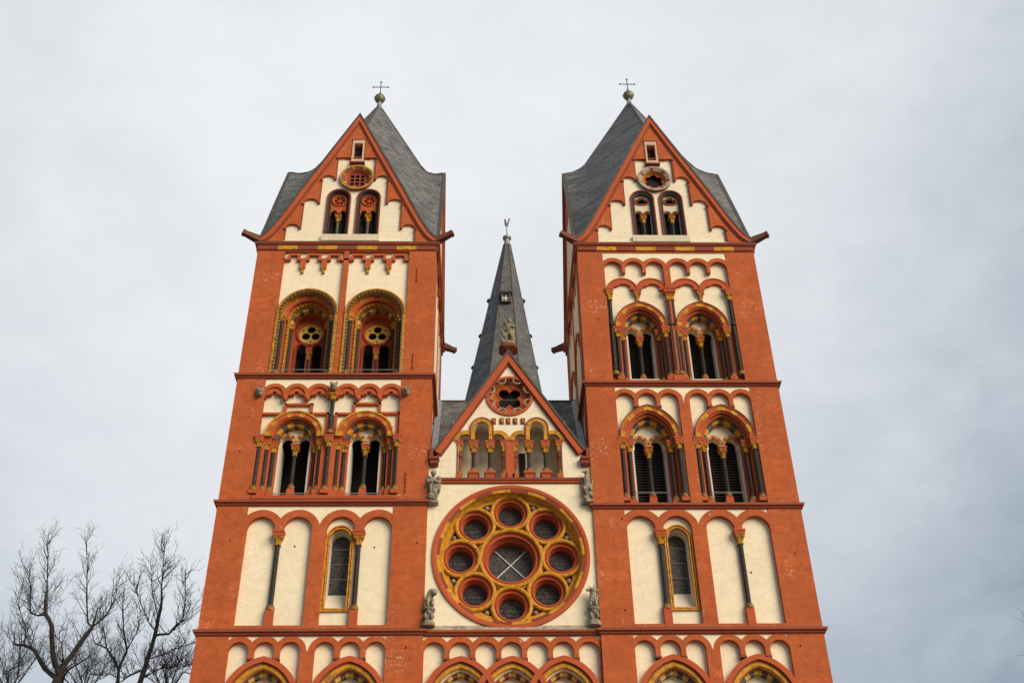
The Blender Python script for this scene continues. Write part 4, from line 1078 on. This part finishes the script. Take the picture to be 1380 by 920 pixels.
    MB(fc).tube([(x - .5, .3, z + .02), (x + .5, .3, z + .02)], .012, 5).build('glazing_bar', RAIL, qw)
    MB(fc).plate(circle(x, z, .9, 32), [], .5, .55).build('opening_shade', DARK, qw)  # near-black disc, painted shade behind the quatrefoil
    # drip stain pipe
    # coping
    b = MB(fc)
    for s in (-1, 1):
        d = Vector((s * 3.06, 0, 26.20)) ; a = Vector((0, 0, 31.22)); u = (a - d).normalized(); nrm = Vector((u.z * s, 0, -u.x * s)); nrm = nrm if nrm.z > 0 else -nrm
        def P(t, o): q = d + u * t + nrm * o; return (q.x, q.z)
        Lr = (a - d).length
        top = lambda o: (0, 31.22 + o / nrm.z)
        for o0, o1, y0, y1, mi in ((-.30, -.05, -.16, .5, 0), (-.05, .03, -.2, .55, 1), (-.36, -.30, -.08, .4, 2)):
            A_, B_, C_, D_ = P(0, o0), top(o0), top(o1), P(0, o1)
            pl = [A_, B_, C_, D_]
            b.plate(pl, [], y0, y1, mi)
    b.build('gable_coping', [REDT, LEAD, MAROON], gb)
    for s in (-1, 1):
        b = MB(fc); x_ = s * 3.04
        b.box(x_ - .2, x_ + .2, -.3, .3, 25.74, 25.86); b.box(x_ - .17, x_ + .17, -.24, .3, 25.56, 25.74); b.box(x_ - .14, x_ + .14, -.18, .2, 25.5, 25.56); b.box(s * 3.17 - .08, s * 3.17 + .08, -.22, .3, 25.86, 26.3)
        b.build('kneeler', MAROON, gb)
    # finial pedestal
    b = MB(fc); b.lathe(0, .1, [(.12, 31.0), (.12, 31.2), (.22, 31.28), (.44, 31.42), (.44, 31.50), (.28, 31.56), (.2, 31.62)], 12, 0, .2, 4); b.build('finial', MAROON, gb)
    # nave roof between the towers
    ry = 4.2; rzz = 31.45
    b = MB(); pr = [(.45, 25.9), (1.2, 27.0), (ry, rzz), (ry + 4.2, 26.0)]
    for s in (-1, 1):
        for (ya, za), (yb, zb) in zip(pr, pr[1:]):
            b.quad((s * 2.45, ya, za), (s * 3.24, ya, za), (s * 3.24, yb, zb), (s * 2.45, yb, zb))
        b.quad((0, 2.2, 28.48), (s * 2.45, 2.2, 28.48), (s * 2.45, ry, rzz), (0, ry, rzz)); b.quad((0, ry, rzz), (s * 2.45, ry, rzz), (s * 2.45, ry + 4.2, 26), (0, ry + 4.2, 26))
    for s in (-1, 1):
        b.quad((0, .4, 31.1), (s * 3.0, .4, 26.1), (s * 3.0, 3.0, 26.1), (0, ry, 31.3))
    nr = b.build('nave_roof', SLATE, T, False, 'dark slate roof between the towers behind the central gable')
    MB().tube([(-3.24, ry, rzz), (3.24, ry, rzz)], .06, 8).build('ridge_capping', LEAD, nr)
    for s in (-1, 1):
        q = MB(); q.loft_loops([[(s * 3.24, y + dy, z + dz) for dy, dz in ((0, .03), (.0, .16))] + [(s * 2.98, y, z + .05), (s * 2.98, y, z + .02)] for y, z in pr[:3]], 0); q.build('flashing', LEADL, nr)
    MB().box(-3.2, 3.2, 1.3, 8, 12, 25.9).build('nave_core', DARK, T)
centre()

# ------------------------------------------------------------------ crossing spire far behind
def spire():
    y0 = 31.0
    def axis(z): return .45 + (z - 50) * .024
    def hwid(z): return .27 + (65.0 - z) * .1587
    tw = MB(); cxa = axis(42)
    tw.loft_loops([[(axis(44) + r / .924 * cos(pi / 8 + k * pi / 4), y0 + r / .924 * sin(pi / 8 + k * pi / 4), z) for k in range(8)] for r, z in ((3.2, 0), (3.2, 44.0))])
    sp0 = tw.build('crossing_tower', CREAM, CATH)
    b = MB(); zs = [43.8, 44.6, 46, 50, 55, 60, 65]
    lp = []
    for z in zs:
        r = (hwid(z) + (.25 if z < 44 else 0)) / .924; lp.append([(axis(z) + r * cos(pi / 8 + k * pi / 4), y0 + r * sin(pi / 8 + k * pi / 4), z) for k in range(8)])
    b.loft_loops(lp); sp = b.build('crossing_spire', SLATED, CATH, False, 'slender dark slate spire rising between the towers')
    rd = MB()
    for k in range(8): rd.tube([l[k] for l in lp], .05, 6)
    rd.build('ridge_capping', LEADL if False else LEAD, sp)
    ax = axis(65)
    q = MB(); q.lathe(ax, y0, [(.29, 64.8), (.25, 65.3), (.21, 65.6), (.21, 65.65), (.34, 65.7), (.36, 65.86), (.28, 65.96), (.11, 66.0), (.05, 66.1), (.04, 67.15)], 14); q.build('spire_cap', LEADL, sp, True)
    c = MB(); z = 67.2
    # weathercock: body, tail, head
    pr = [(-.26, .02), (-.12, -.08), (.06, -.10), (.18, .0), (.24, .22), (.34, .50), (.50, .78), (.36, .80), (.30, .72), (.20, .45), (.10, .26), (-.04, .24), (-.12, .34), (-.16, .50), (-.22, .58), (-.30, .52), (-.36, .46), (-.28, .42), (-.30, .22)]
    c.fr = Frame(ax + .0, y0, R(35)); c.plate([(x * .7, z + zz * 1.2) for x, zz in pr], [], -.05, .05); c.build('weathercock', GILT, sp)
    # roof light and hatches
    for zz, kk in ((58.15, 0),):
        r = hwid(zz); xx = axis(zz) - .02; yf = y0 - r
        d = MB(); d.plate([(xx - .38, zz - .45), (xx + .38, zz - .45), (xx + .38, zz + .40), (xx, zz + .62), (xx - .38, zz + .40)], [[(xx - .27, zz - .35), (xx + .27, zz - .35), (xx + .27, zz + .35), (xx - .27, zz + .35)]], yf - .35, yf + .3, 1)
        d.box(xx - .48, xx + .48, yf - .45, yf + .3, zz + .45, zz + .52, 1)
        o = d.build('dormer', [WHITEP, LEAD], sp)
        MB().plate([(xx - .3, zz - .4), (xx + .3, zz - .4), (xx + .3, zz + .4), (xx - .3, zz + .4)], [[(xx + a - .10, zz + b_ - .14), (xx + a + .10, zz + b_ - .14), (xx + a + .10, zz + b_ + .14), (xx + a - .10, zz + b_ + .14)] for a in (-.14, .14) for b_ in (-.18, .18)], yf - .20, yf - .15).build('window_frame', WHITEP, o)
        MB().box(xx - .3, xx + .3, yf - .12, yf - .1, zz - .4, zz + .4).build('glass_pane', LEADL, o)
    for zz in (58.9, 55.4, 52.4):
        for s in (-1, 1):
            r = hwid(zz); xx = axis(zz) + s * r
            d = MB(); d.box(xx - .16, xx + .16, y0 - .22, y0 + .22, zz - .2, zz + .22); d.lathe(xx + s * .02, y0, [(.30, zz + .2), (.22, zz + .32), (.05, zz + .45)], 8); d.build('roof_vent', LEAD, sp)
    # small snow hooks
    for zz, dx in ((61.9, .08), (60.3, -.3), (57.2, -.5)):
        MB().box(axis(zz) + dx - .05, axis(zz) + dx + .05, y0 - hwid(zz) - .08, y0 - hwid(zz) + .1, zz - .05, zz + .05).build('roof_hook', LEADL, sp)
spire()

# iron wall anchors on the inner pilaster of the left tower
for x, z, h in ((-7.35 + 3.28, 35.5, .8), (-7.35 + 3.28, 30.7, .85), (-7.35 + 3.22, 24.75, .95)):
    b = MB(); b.tube([(x, -.05, z - h / 2), (x, -.05, z + h / 2)], .022, 6)
    for k in (-1, 0, 1): b.tube([(x - .06, -.05, z + k * h * .4), (x + .06, .02, z + k * h * .4)], .018, 5)
    b.build('wall_anchor', REDT, CATH)

# small near-black blobs, painted shade for holes in the masonry
for x, z, y in ((-10.75, 22.2, 0), (-8.30, 22.05, .2), (-5.25, 22.0, .2), (-3.6, 22.1, 0), (4.35, 23.1, 0), (4.2, 19.3, 0), (9.15, 20.9, .2), (-3.85, 17.9, 0), (10.5, 17.9, 0), (10.9, 21.6, 0), (-10.9, 26.2, 0), (4.0, 33.0, 0)):
    MB().ellipsoid((x, y, z), (.035, .02, .045), None, 8, 5).build('hole_shade_dot', DARK, CATH)

# ------------------------------------------------------------------ statues
def remeshed(mb, name, mat, voxel, parent=None):
    o = mb.build(name, mat)
    md = o.modifiers.new('m', 'REMESH'); md.mode = 'VOXEL'; md.voxel_size = voxel
    dg = bpy.context.evaluated_depsgraph_get(); dg.update()
    me = bpy.data.meshes.new_from_object(o.evaluated_get(dg)); o.modifiers.clear(); o.data = me; me.name = name
    if not me.materials: me.materials.append(mat)
    me.polygons.foreach_set('use_smooth', [True] * len(me.polygons)); me.update()
    if parent: o.parent = parent
    return o
def rx(a, ax='Y'): return Matrix.Rotation(R(a), 3, ax)

def winged_figure(x, y, z0, sgn):
    """winged figure leaning out over a carved console, z0 = foot of the console"""
    b = MB(Frame(x, y))
    # console: tapering foliage scroll
    b.lathe(0, .06, [(.06, z0), (.24, z0 + .04), (.26, z0 + .09), (.15, z0 + .14), (.13, z0 + .26), (.2, z0 + .38), (.23, z0 + .46), (.16, z0 + .52)], 10, 0, .25, 5)
    for k in range(5): b.ellipsoid((.16 * cos(k * 1.3), -.08 - .05 * (k % 2), z0 + .12 + k * .09), (.07, .07, .06), None, 7, 5)
    # robed body
    b.ellipsoid((0, .0, z0 + .72), (.19, .18, .32), None, 10, 7); b.ellipsoid((.0, -.05, z0 + .98), (.17, .15, .22), None, 10, 7)
    for k in (-1, 0, 1): b.ellipsoid((k * .1, -.13, z0 + .68), (.045, .07, .26), rx(k * 5), 7, 6)
    # arms folded forward
    for s in (-1, 1):
        b.tube([(s * .17, -.05, z0 + 1.08), (s * .2, -.18, z0 + .9), (s * .05, -.26, z0 + .94)], [.07, .06, .05], 8)
        # wings
        b.ellipsoid((s * .22, .06, z0 + .98), (.07, .10, .32), rx(s * 14), 8, 7); b.ellipsoid((s * .26, .08, z0 + .82), (.05, .07, .30), rx(s * 4), 8, 7)
        b.ellipsoid((s * .20, .03, z0 + 1.22), (.09, .09, .1), None, 8, 6)
    b.tube([(0, -.05, z0 + 1.12), (0, -.1, z0 + 1.26)], [.07, .06], 8)
    b.ellipsoid((0, -.13, z0 + 1.34), (.10, .12, .13), None, 10, 8); b.ellipsoid((0, -.25, z0 + 1.32), (.025, .03, .04), None, 6, 5)
    b.ellipsoid((0, -.09, z0 + 1.39), (.125, .13, .10), None, 10, 7)
    return remeshed(b, 'winged_statue', STATUE, .022)
def bird_figure(x, y, z0):
    """tall hooded winged beast, narrow, head turned outwards"""
    b = MB(Frame(x, y))
    b.lathe(0, .06, [(.08, z0), (.26, z0 + .03), (.26, z0 + .08), (.16, z0 + .13), (.14, z0 + .26), (.22, z0 + .42), (.22, z0 + .50), (.15, z0 + .56)], 10, 0, .25, 5)
    for k in range(6): b.ellipsoid((.17 * cos(k * 1.9), -.1, z0 + .10 + k * .08), (.065, .07, .055), None, 7, 5)
    b.ellipsoid((0, 0, z0 + .80), (.16, .18, .32), None, 10, 7); b.ellipsoid((-.01, -.06, z0 + 1.05), (.14, .15, .24), None, 10, 7)
    for s in (-1, 1):
        b.ellipsoid((s * .2, .08, z0 + .86), (.05, .09, .36), rx(s * 2), 8, 7)
        b.tube([(s * .12, -.1, z0 + .7), (s * .13, -.2, z0 + .58), (s * .12, -.22, z0 + .5)], [.06, .05, .045], 7)
    b.tube([(0, -.05, z0 + 1.15), (-.01, -.1, z0 + 1.28)], [.09, .07], 8)
    b.ellipsoid((-.02, -.12, z0 + 1.36), (.10, .11, .10), None, 9, 7); b.ellipsoid((-.14, -.16, z0 + 1.37), (.09, .05, .045), rx(-8), 8, 6)
    for s in (-1, 1): b.ellipsoid((.03 + s * .05, -.07, z0 + 1.45), (.025, .03, .06), None, 6, 5)
    return remeshed(b, 'winged_statue', STATUE, .022)
def pedestal_shape(b, z0):
    b.lathe(0, .05, [(.25, z0), (.25, z0 + .16), (.21, z0 + .18), (.15, z0 + .24), (.17, z0 + .34), (.22, z0 + .42), (.15, z0 + .50), (.16, z0 + .56), (.24, z0 + .64), (.25, z0 + .70), (.22, z0 + .72)], 12, 0, .12, 4)
    for s in (-1, 1): b.ellipsoid((s * .12, -.15, z0 + .36), (.06, .07, .13), None, 8, 6)
    b.ellipsoid((0, -.18, z0 + .50), (.08, .07, .07), None, 8, 6)
def lion(x, y, z0):
    b = MB(Frame(x, y)); pedestal_shape(b, z0); q = z0 + .70
    b.ellipsoid((-.05, .06, q + .16), (.17, .2, .18), None, 10, 7)                       # haunches
    b.ellipsoid((0, -.02, q + .36), (.14, .16, .28), rx(10), 10, 8)                        # chest
    b.tube([(.02, .0, q + .5), (.10, -.08, q + .64), (.17, -.14, q + .64)], [.15, .14, .11], 10)     # neck arching over
    b.ellipsoid((.20, -.17, q + .57), (.11, .11, .13), rx(30), 10, 8)                      # lowered head
    b.ellipsoid((.23, -.24, q + .48), (.07, .08, .08), None, 8, 6)
    for s in (-1, 1):
        b.tube([(s * .09 + .03, -.1, q + .34), (s * .09 + .05, -.16, q + .16), (s * .09 + .05, -.2, q + .03)], [.065, .055, .06], 8)
        b.ellipsoid((s * .13 - .02, -.04, q + .06), (.07, .15, .07), None, 8, 6)
        b.ellipsoid((.13 + s * .08, -.10, q + .70), (.03, .03, .045), None, 6, 5)
    return remeshed(b, 'lion_statue', STATUE, .020)
def horned_beast(x, y, z0):
    b = MB(Frame(x, y)); pedestal_shape(b, z0); q = z0 + .70
    b.ellipsoid((.03, .05, q + .17), (.17, .18, .18), None, 10, 7); b.ellipsoid((-.02, -.02, q + .34), (.13, .15, .24), rx(-6), 10, 8)
    b.tube([(-.02, -.02, q + .46), (-.05, -.1, q + .60)], [.11, .08], 8)
    b.ellipsoid((-.07, -.15, q + .66), (.12, .12, .09), rx(-12), 10, 7); b.ellipsoid((-.20, -.20, q + .63), (.09, .06, .06), rx(-15), 8, 6)
    b.tube([(-.10, -.1, q + .72), (-.14, -.1, q + .82), (-.13, -.1, q + .90)], [.03, .022, .01], 6)
    b.tube([(.02, -.1, q + .72), (.06, -.08, q + .84), (.05, -.06, q + .94)], [.035, .025, .01], 6)
    b.ellipsoid((.12, -.06, q + .66), (.11, .04, .06), rx(-25), 8, 6); b.ellipsoid((.15, .04, q + .42), (.05, .10, .25), rx(8), 8, 7)
    for s in (-1, 1): b.tube([(s * .09, -.1, q + .34), (s * .10 - .02, -.17, q + .16), (s * .10 - .02, -.2, q + .03)], [.06, .05, .055], 8)
    return remeshed(b, 'horned_statue', STATUE, .020)
def knight(x, y, z0):
    """standing figure driving a lance down at a beast under its feet"""
    b = MB(Frame(x, y))
    b.ellipsoid((0, 0, z0 + .12), (.34, .2, .14), None, 12, 7); b.ellipsoid((-.26, -.05, z0 + .26), (.10, .12, .11), None, 8, 6); b.ellipsoid((.25, 0, z0 + .3), (.1, .1, .16), rx(20), 8, 6)
    for s in (-1, 1):
        b.tube([(s * .08 + .04, 0, z0 + .72), (s * .15 + .03, -.1, z0 + .48), (s * .13 + .02, -.02, z0 + .18)], [.10, .08, .065], 8)
    b.ellipsoid((.04, 0, z0 + .84), (.19, .15, .22), None, 10, 7); b.ellipsoid((.05, -.01, z0 + 1.02), (.18, .13, .19), None, 10, 7)
    b.ellipsoid((.16, .09, z0 + .72), (.16, .08, .40), rx(8), 8, 7)                        # cloak
    b.tube([(.20, 0, z0 + 1.14), (.30, -.1, z0 + 1.0), (.14, -.2, z0 + .95)], [.065, .055, .045], 8)
    b.tube([(-.08, 0, z0 + 1.14), (-.18, -.14, z0 + 1.12), (-.10, -.22, z0 + 1.16)], [.065, .055, .045], 8)
    b.tube([(.06, 0, z0 + 1.14), (.07, -.02, z0 + 1.27)], [.07, .06], 8); b.ellipsoid((.08, -.03, z0 + 1.33), (.095, .11, .125), None, 10, 8); b.ellipsoid((.08, -.01, z0 + 1.38), (.11, .12, .09), None, 10, 7)
    b.ellipsoid((-.22, -.12, z0 + .62), (.09, .06, .20), rx(-8), 8, 6)                     # shield
    b.tube([(-.36, -.12, z0 + 1.86), (-.12, -.22, z0 + 1.14), (.16, -.24, z0 + .36), (.22, -.22, z0 + .2)], [.025, .03, .03, .03], 7)
    return remeshed(b, 'knight_statue', KNIGHT, .021)

tag(winged_figure(-3.05, -.03, 23.72, -1), 'weathered stone angel with open wings on a carved console beside the left tower', 'statue')
tag(bird_figure(3.06, -.03, 23.74), 'dark narrow stone figure with folded wings on a console beside the right tower', 'statue')
tag(lion(-3.06, -.08, 18.66), 'dark stone beast with bowed head crouching left below the rose window', 'statue')
tag(horned_beast(3.03, -.08, 18.66), 'dark stone beast with pricked horns or ears at lower right of the rose window', 'statue')
tag(knight(0.0, .1, 31.58), 'pale stone figure with a lance standing on the peak of the central gable', 'statue')

# ------------------------------------------------------------------ bare trees
def unproj(px, py, Y):
    """direction of a point seen in the photograph, met with the vertical plane y = Y (used once, to size the trees)"""
    d = Vector((px - 690, 460 - py, FPX)); r = Vector((d.dot(XV), d.dot(YV), d.dot(ZV))); t = (40 + Y) / r.y
    return Vector((-1.02 + r.x * t, Y, 1.6 + r.z * t))
class Tree:
    def __init__(s, seed): s.rnd = random.Random(seed); s.trunk = MB(); s.crown = MB(); s.n = 0
    def limb(s, P, r0, r1, shoots=8, slen=2.6, mb=None, up=1.0, sides=7):
        """a thick limb through points P, with thin upright shoots along it"""
        mb = mb or s.trunk; rnd = s.rnd; Q = []; r0 *= .50; r1 *= .50; shoots = int(shoots * 1.6); slen *= .60
        for a, b in zip(P, P[1:]):
            n = max(2, int((b - a).length / .45))
            for i in range(n): Q.append(a.lerp(b, i / n))
        Q.append(P[-1])
        for q in Q[1:-1]: q += Vector((rnd.uniform(-1, 1), rnd.uniform(-1, 1), rnd.uniform(-1, 1))) * r0 * .22
        m_ = len(Q); mb.tube(Q, [r0 + (r1 - r0) * i / (m_ - 1) for i in range(m_)], sides)
        tot = m_ - 1
        for k in range(shoots):
            t = (k + rnd.random()) / shoots; t = .15 + .85 * t; i = min(int(t * tot), tot - 1); p = Q[i].lerp(Q[i + 1], t * tot - i)
            d = (Q[i + 1] - Q[i]).normalized(); a = rnd.uniform(0, 2 * pi)
            side = Vector((cos(a), .8 * sin(a), 0)); dr = (d * .35 + side * rnd.uniform(.5, 1.2) + Vector((0, 0, up * rnd.uniform(.3, .9)))).normalized()
            s.shoot(p, dr, slen * rnd.uniform(.55, 1.1), .014 + .006 * rnd.random(), 0)
        s.shoot(Q[-1], ((Q[-1] - Q[-2]).normalized() * .6 + Vector((0, 0, .6))).normalized(), slen * .6, max(.014, r1 * .8), 0)
    def shoot(s, p, d, ln, r, lvl):
        rnd = s.rnd; step = max(.12, ln / 9); n = max(3, int(ln / step)); pts = [p.copy()]; q = p.copy(); dd = d.copy()
        for i in range(n):
            dd = (dd + Vector((rnd.uniform(-1, 1), rnd.uniform(-1, 1), rnd.uniform(-1, 1))) * .11 + Vector((0, 0, .10))).normalized(); q = q + dd * step; pts.append(q.copy())
        rr = [max(.005, r * (1 - .75 * i / n)) for i in range(n + 1)]
        s.crown.tube(pts, rr, 4 if lvl else 5, 0, False, False); s.n += 1
        if lvl < 2:
            k = int(ln * (2.6 if lvl == 0 else 2.2)) + 1
            for j in range(k):
                t = .12 + .86 * (j + rnd.random()) / k; i = min(int(t * n), n - 1); a = rnd.uniform(0, 2 * pi)
                u = (pts[i + 1] - pts[i]).normalized(); sd = Vector((cos(a), sin(a), rnd.uniform(-.1, .5))); sd = (sd - u * sd.dot(u)).normalized()
                s.shoot(pts[i].lerp(pts[i + 1], rnd.random()), (u * rnd.uniform(.5, .9) + sd * rnd.uniform(.5, .9)).normalized(), (ln * (1 - t) * .55 + .25) * rnd.uniform(.6, 1.1) if lvl == 0 else rnd.uniform(.12, .38), max(.0065, rr[i] * .55), lvl + 1)
    def build(s, base, label, group='bare trees beside the cathedral'):
        root = empty('bare_tree', base)
        for mb, nm in ((s.trunk, 'trunk'), (s.crown, 'crown')):
            mb.v = [(x - base[0], y - base[1], z - base[2]) for x, y, z in mb.v]
            mb.build(nm, BARK, root, True)
        return tag(root, label, 'tree', group)
def Z(Y, *pp): return [unproj(x / 4, 690 + y / 4, Y) for x, y in pp]
# big forked tree at the left
Y = 9.0; t = Tree(3); f0 = Z(Y, (318, 900))[0]; base = (f0.x - .6, Y, 0)
t.limb([Vector(base), Vector((f0.x - .3, Y, f0.z * .5)), f0], .62, .48, 0); t.crown.tube([f0 - Vector((0, 0, .2)), f0], .03, 4)
def bend(P, ys): return [p + Vector((0, y, 0)) for p, y in zip(P, ys)]
t.limb(bend(Z(Y, (312, 905), (290, 880), (215, 810), (150, 700), (80, 655), (5, 625)), (0, .1, .6, 1, 1.3, 1.8)), .27, .09, 13, 3.3)
t.limb(bend(Z(Y, (318, 870), (295, 770), (298, 640), (275, 588)), (0, -.3, -.6, -.8)), .26, .17, 5, 3.2)
t.limb(bend(Z(Y, (275, 590), (225, 585), (180, 563)), (-.8, -.6, -.4)), .11, .06, 5, 4.0)
t.limb(bend(Z(Y, (277, 592), (290, 480), (292, 330), (293, 200)), (-.8, -1, -1, -1)), .09, .02, 12, 2.2)
t.limb(bend(Z(Y, (322, 850), (375, 750), (425, 640), (465, 568)), (0, .4, .8, 1)), .27, .17, 6, 3.0)
t.limb(bend(Z(Y, (465, 568), (440, 545), (441, 420), (450, 260), (452, 130)), (1, 1, .8, .6, .5)), .10, .02, 13, 2.3)
t.limb(bend(Z(Y, (465, 568), (510, 520), (530, 480), (570, 400), (590, 260)), (1, 1.2, 1.4, 1.6, 1.8)), .10, .02, 11, 2.2)
t.limb(bend(Z(Y, (335, 905), (385, 880), (450, 865), (520, 850)), (0, -.6, -1, -1.4)), .12, .04, 7, 2.2)
t.limb(bend(Z(Y, (180, 563), (175, 450), (165, 330)), (-.4, -.3, -.2)), .07, .02, 8, 2.2)
t.limb(bend(Z(Y, (345, 820), (360, 740), (320, 700)), (0, -.8, -1.2)), .06, .03, 4, 2.0)
t.limb(bend(Z(Y, (80, 655), (90, 560), (40, 420)), (1.3, 1.3, 1.3)), .07, .025, 7, 2.2)
t.build(base, 'tall bare tree with wide forked limbs, farthest from the red tower')
# smaller forked tree
Y = 13.0; t = Tree(8); f0 = Z(Y, (635, 915))[0]; base = (f0.x, Y, 0)
t.limb([Vector(base), Vector((f0.x + .3, Y, f0.z * .5)), f0], .42, .24, 0); t.crown.tube([f0 - Vector((0, 0, .2)), f0], .03, 4)
t.limb(Z(Y, (635, 915), (638, 845), (610, 790), (575, 735), (510, 705)), .15, .06, 9, 2.6)
t.limb(Z(Y, (638, 845), (682, 745), (665, 620), (662, 480)), .13, .025, 12, 2.2)
t.limb(Z(Y, (682, 745), (730, 660), (760, 560)), .06, .025, 7, 2.2)
t.limb(Z(Y, (575, 735), (560, 640), (540, 540)), .06, .025, 7, 2.0)
t.limb(Z(Y, (640, 890), (590, 870), (540, 900)), .06, .03, 6, 1.8)
t.build(base, 'smaller bare tree with a low fork, between the two larger bare trees')
# tree next to the tower
Y = 7.0; t = Tree(21); f0 = Z(Y, (755, 915))[0]; base = (f0.x - .4, Y, 0)
t.limb([Vector(base), Vector((f0.x - .3, Y, f0.z * .5)), f0], .42, .25, 0); t.crown.tube([f0 - Vector((0, 0, .2)), f0], .03, 4)
t.limb(Z(Y, (755, 915), (775, 850), (830, 680), (868, 508)), .22, .14, 7, 2.4)
t.limb(Z(Y, (866, 515), (873, 380), (880, 280), (887, 180)), .07, .02, 14, 1.9)
t.limb(Z(Y, (845, 660), (910, 655), (960, 600), (992, 580)), .11, .05, 8, 3.0)
t.limb(Z(Y, (760, 850), (690, 882), (655, 912)), .10, .05, 6, 2.0)
t.limb(Z(Y, (780, 890), (850, 845), (940, 830), (1025, 828)), .07, .02, 12, 1.8, None, .5)
t.limb(Z(Y, (800, 790), (890, 760), (960, 730), (1030, 705)), .06, .02, 10, 1.8, None, .5)
t.limb(Z(Y, (845, 650), (800, 590), (745, 460), (725, 390)), .06, .02, 9, 1.9)
t.limb(Z(Y, (850, 560), (820, 420), (812, 270)), .05, .015, 8, 1.6)
t.limb(Z(Y, (985, 580), (1000, 470), (1000, 330)), .05, .015, 9, 1.7)
t.build(base, 'bare tree with a single leaning trunk close beside the left tower')
# thicket of farther trees behind
for k, (px, Yy, top, sd) in enumerate(((40, 24, 640, 5), (440, 27, 700, 11), (900, 25, 720, 14))):
    t = Tree(sd); f0 = Z(Yy, (px, 1000))[0]; base = (f0.x, Yy, 0)
    t.limb([Vector(base), f0 + Vector((.2, 0, -8)), f0], .45, .22, 0); t.crown.tube([f0 - Vector((0, 0, .2)), f0], .03, 4)
    for q in range(6):
        dx = (q - 2.5) * 62 + t.rnd.uniform(-20, 20)
        t.limb(bend(Z(Yy, (px, 1000), (px + dx * .6, 880), (px + dx * 1.1, top + 80 + abs(dx) * .4)), (0, t.rnd.uniform(-1, 1), t.rnd.uniform(-2, 2))), .12, .03, 9, 3.2)
    t.build(base, ['distant bare tree behind the forked tree at the left edge', 'distant bare tree seen between the forked tree and the smaller tree', 'distant bare tree half hidden by the left tower'][k], 'distant bare trees')
# tree at the right, only its twig tips reach the picture
Y = 9.0; t = Tree(31); a = unproj(1470, 940, Y); base = (a.x + 1, Y, 0)
t.limb([Vector(base), Vector((a.x + .6, Y, a.z * .5)), a], .45, .22, 0); t.crown.tube([a - Vector((0, 0, .2)), a], .03, 4)
for ex, ey in ((1384, 846), (1388, 893), (1440, 800), (1500, 780), (1550, 830)):
    t.limb([a, a.lerp(unproj(ex, ey, Y), .55) + Vector((0, 0, .3)), unproj(ex, ey, Y)], .10, .03, 6, 1.0)
t.build(base, 'bare tree at the right edge with only its twig tips showing')
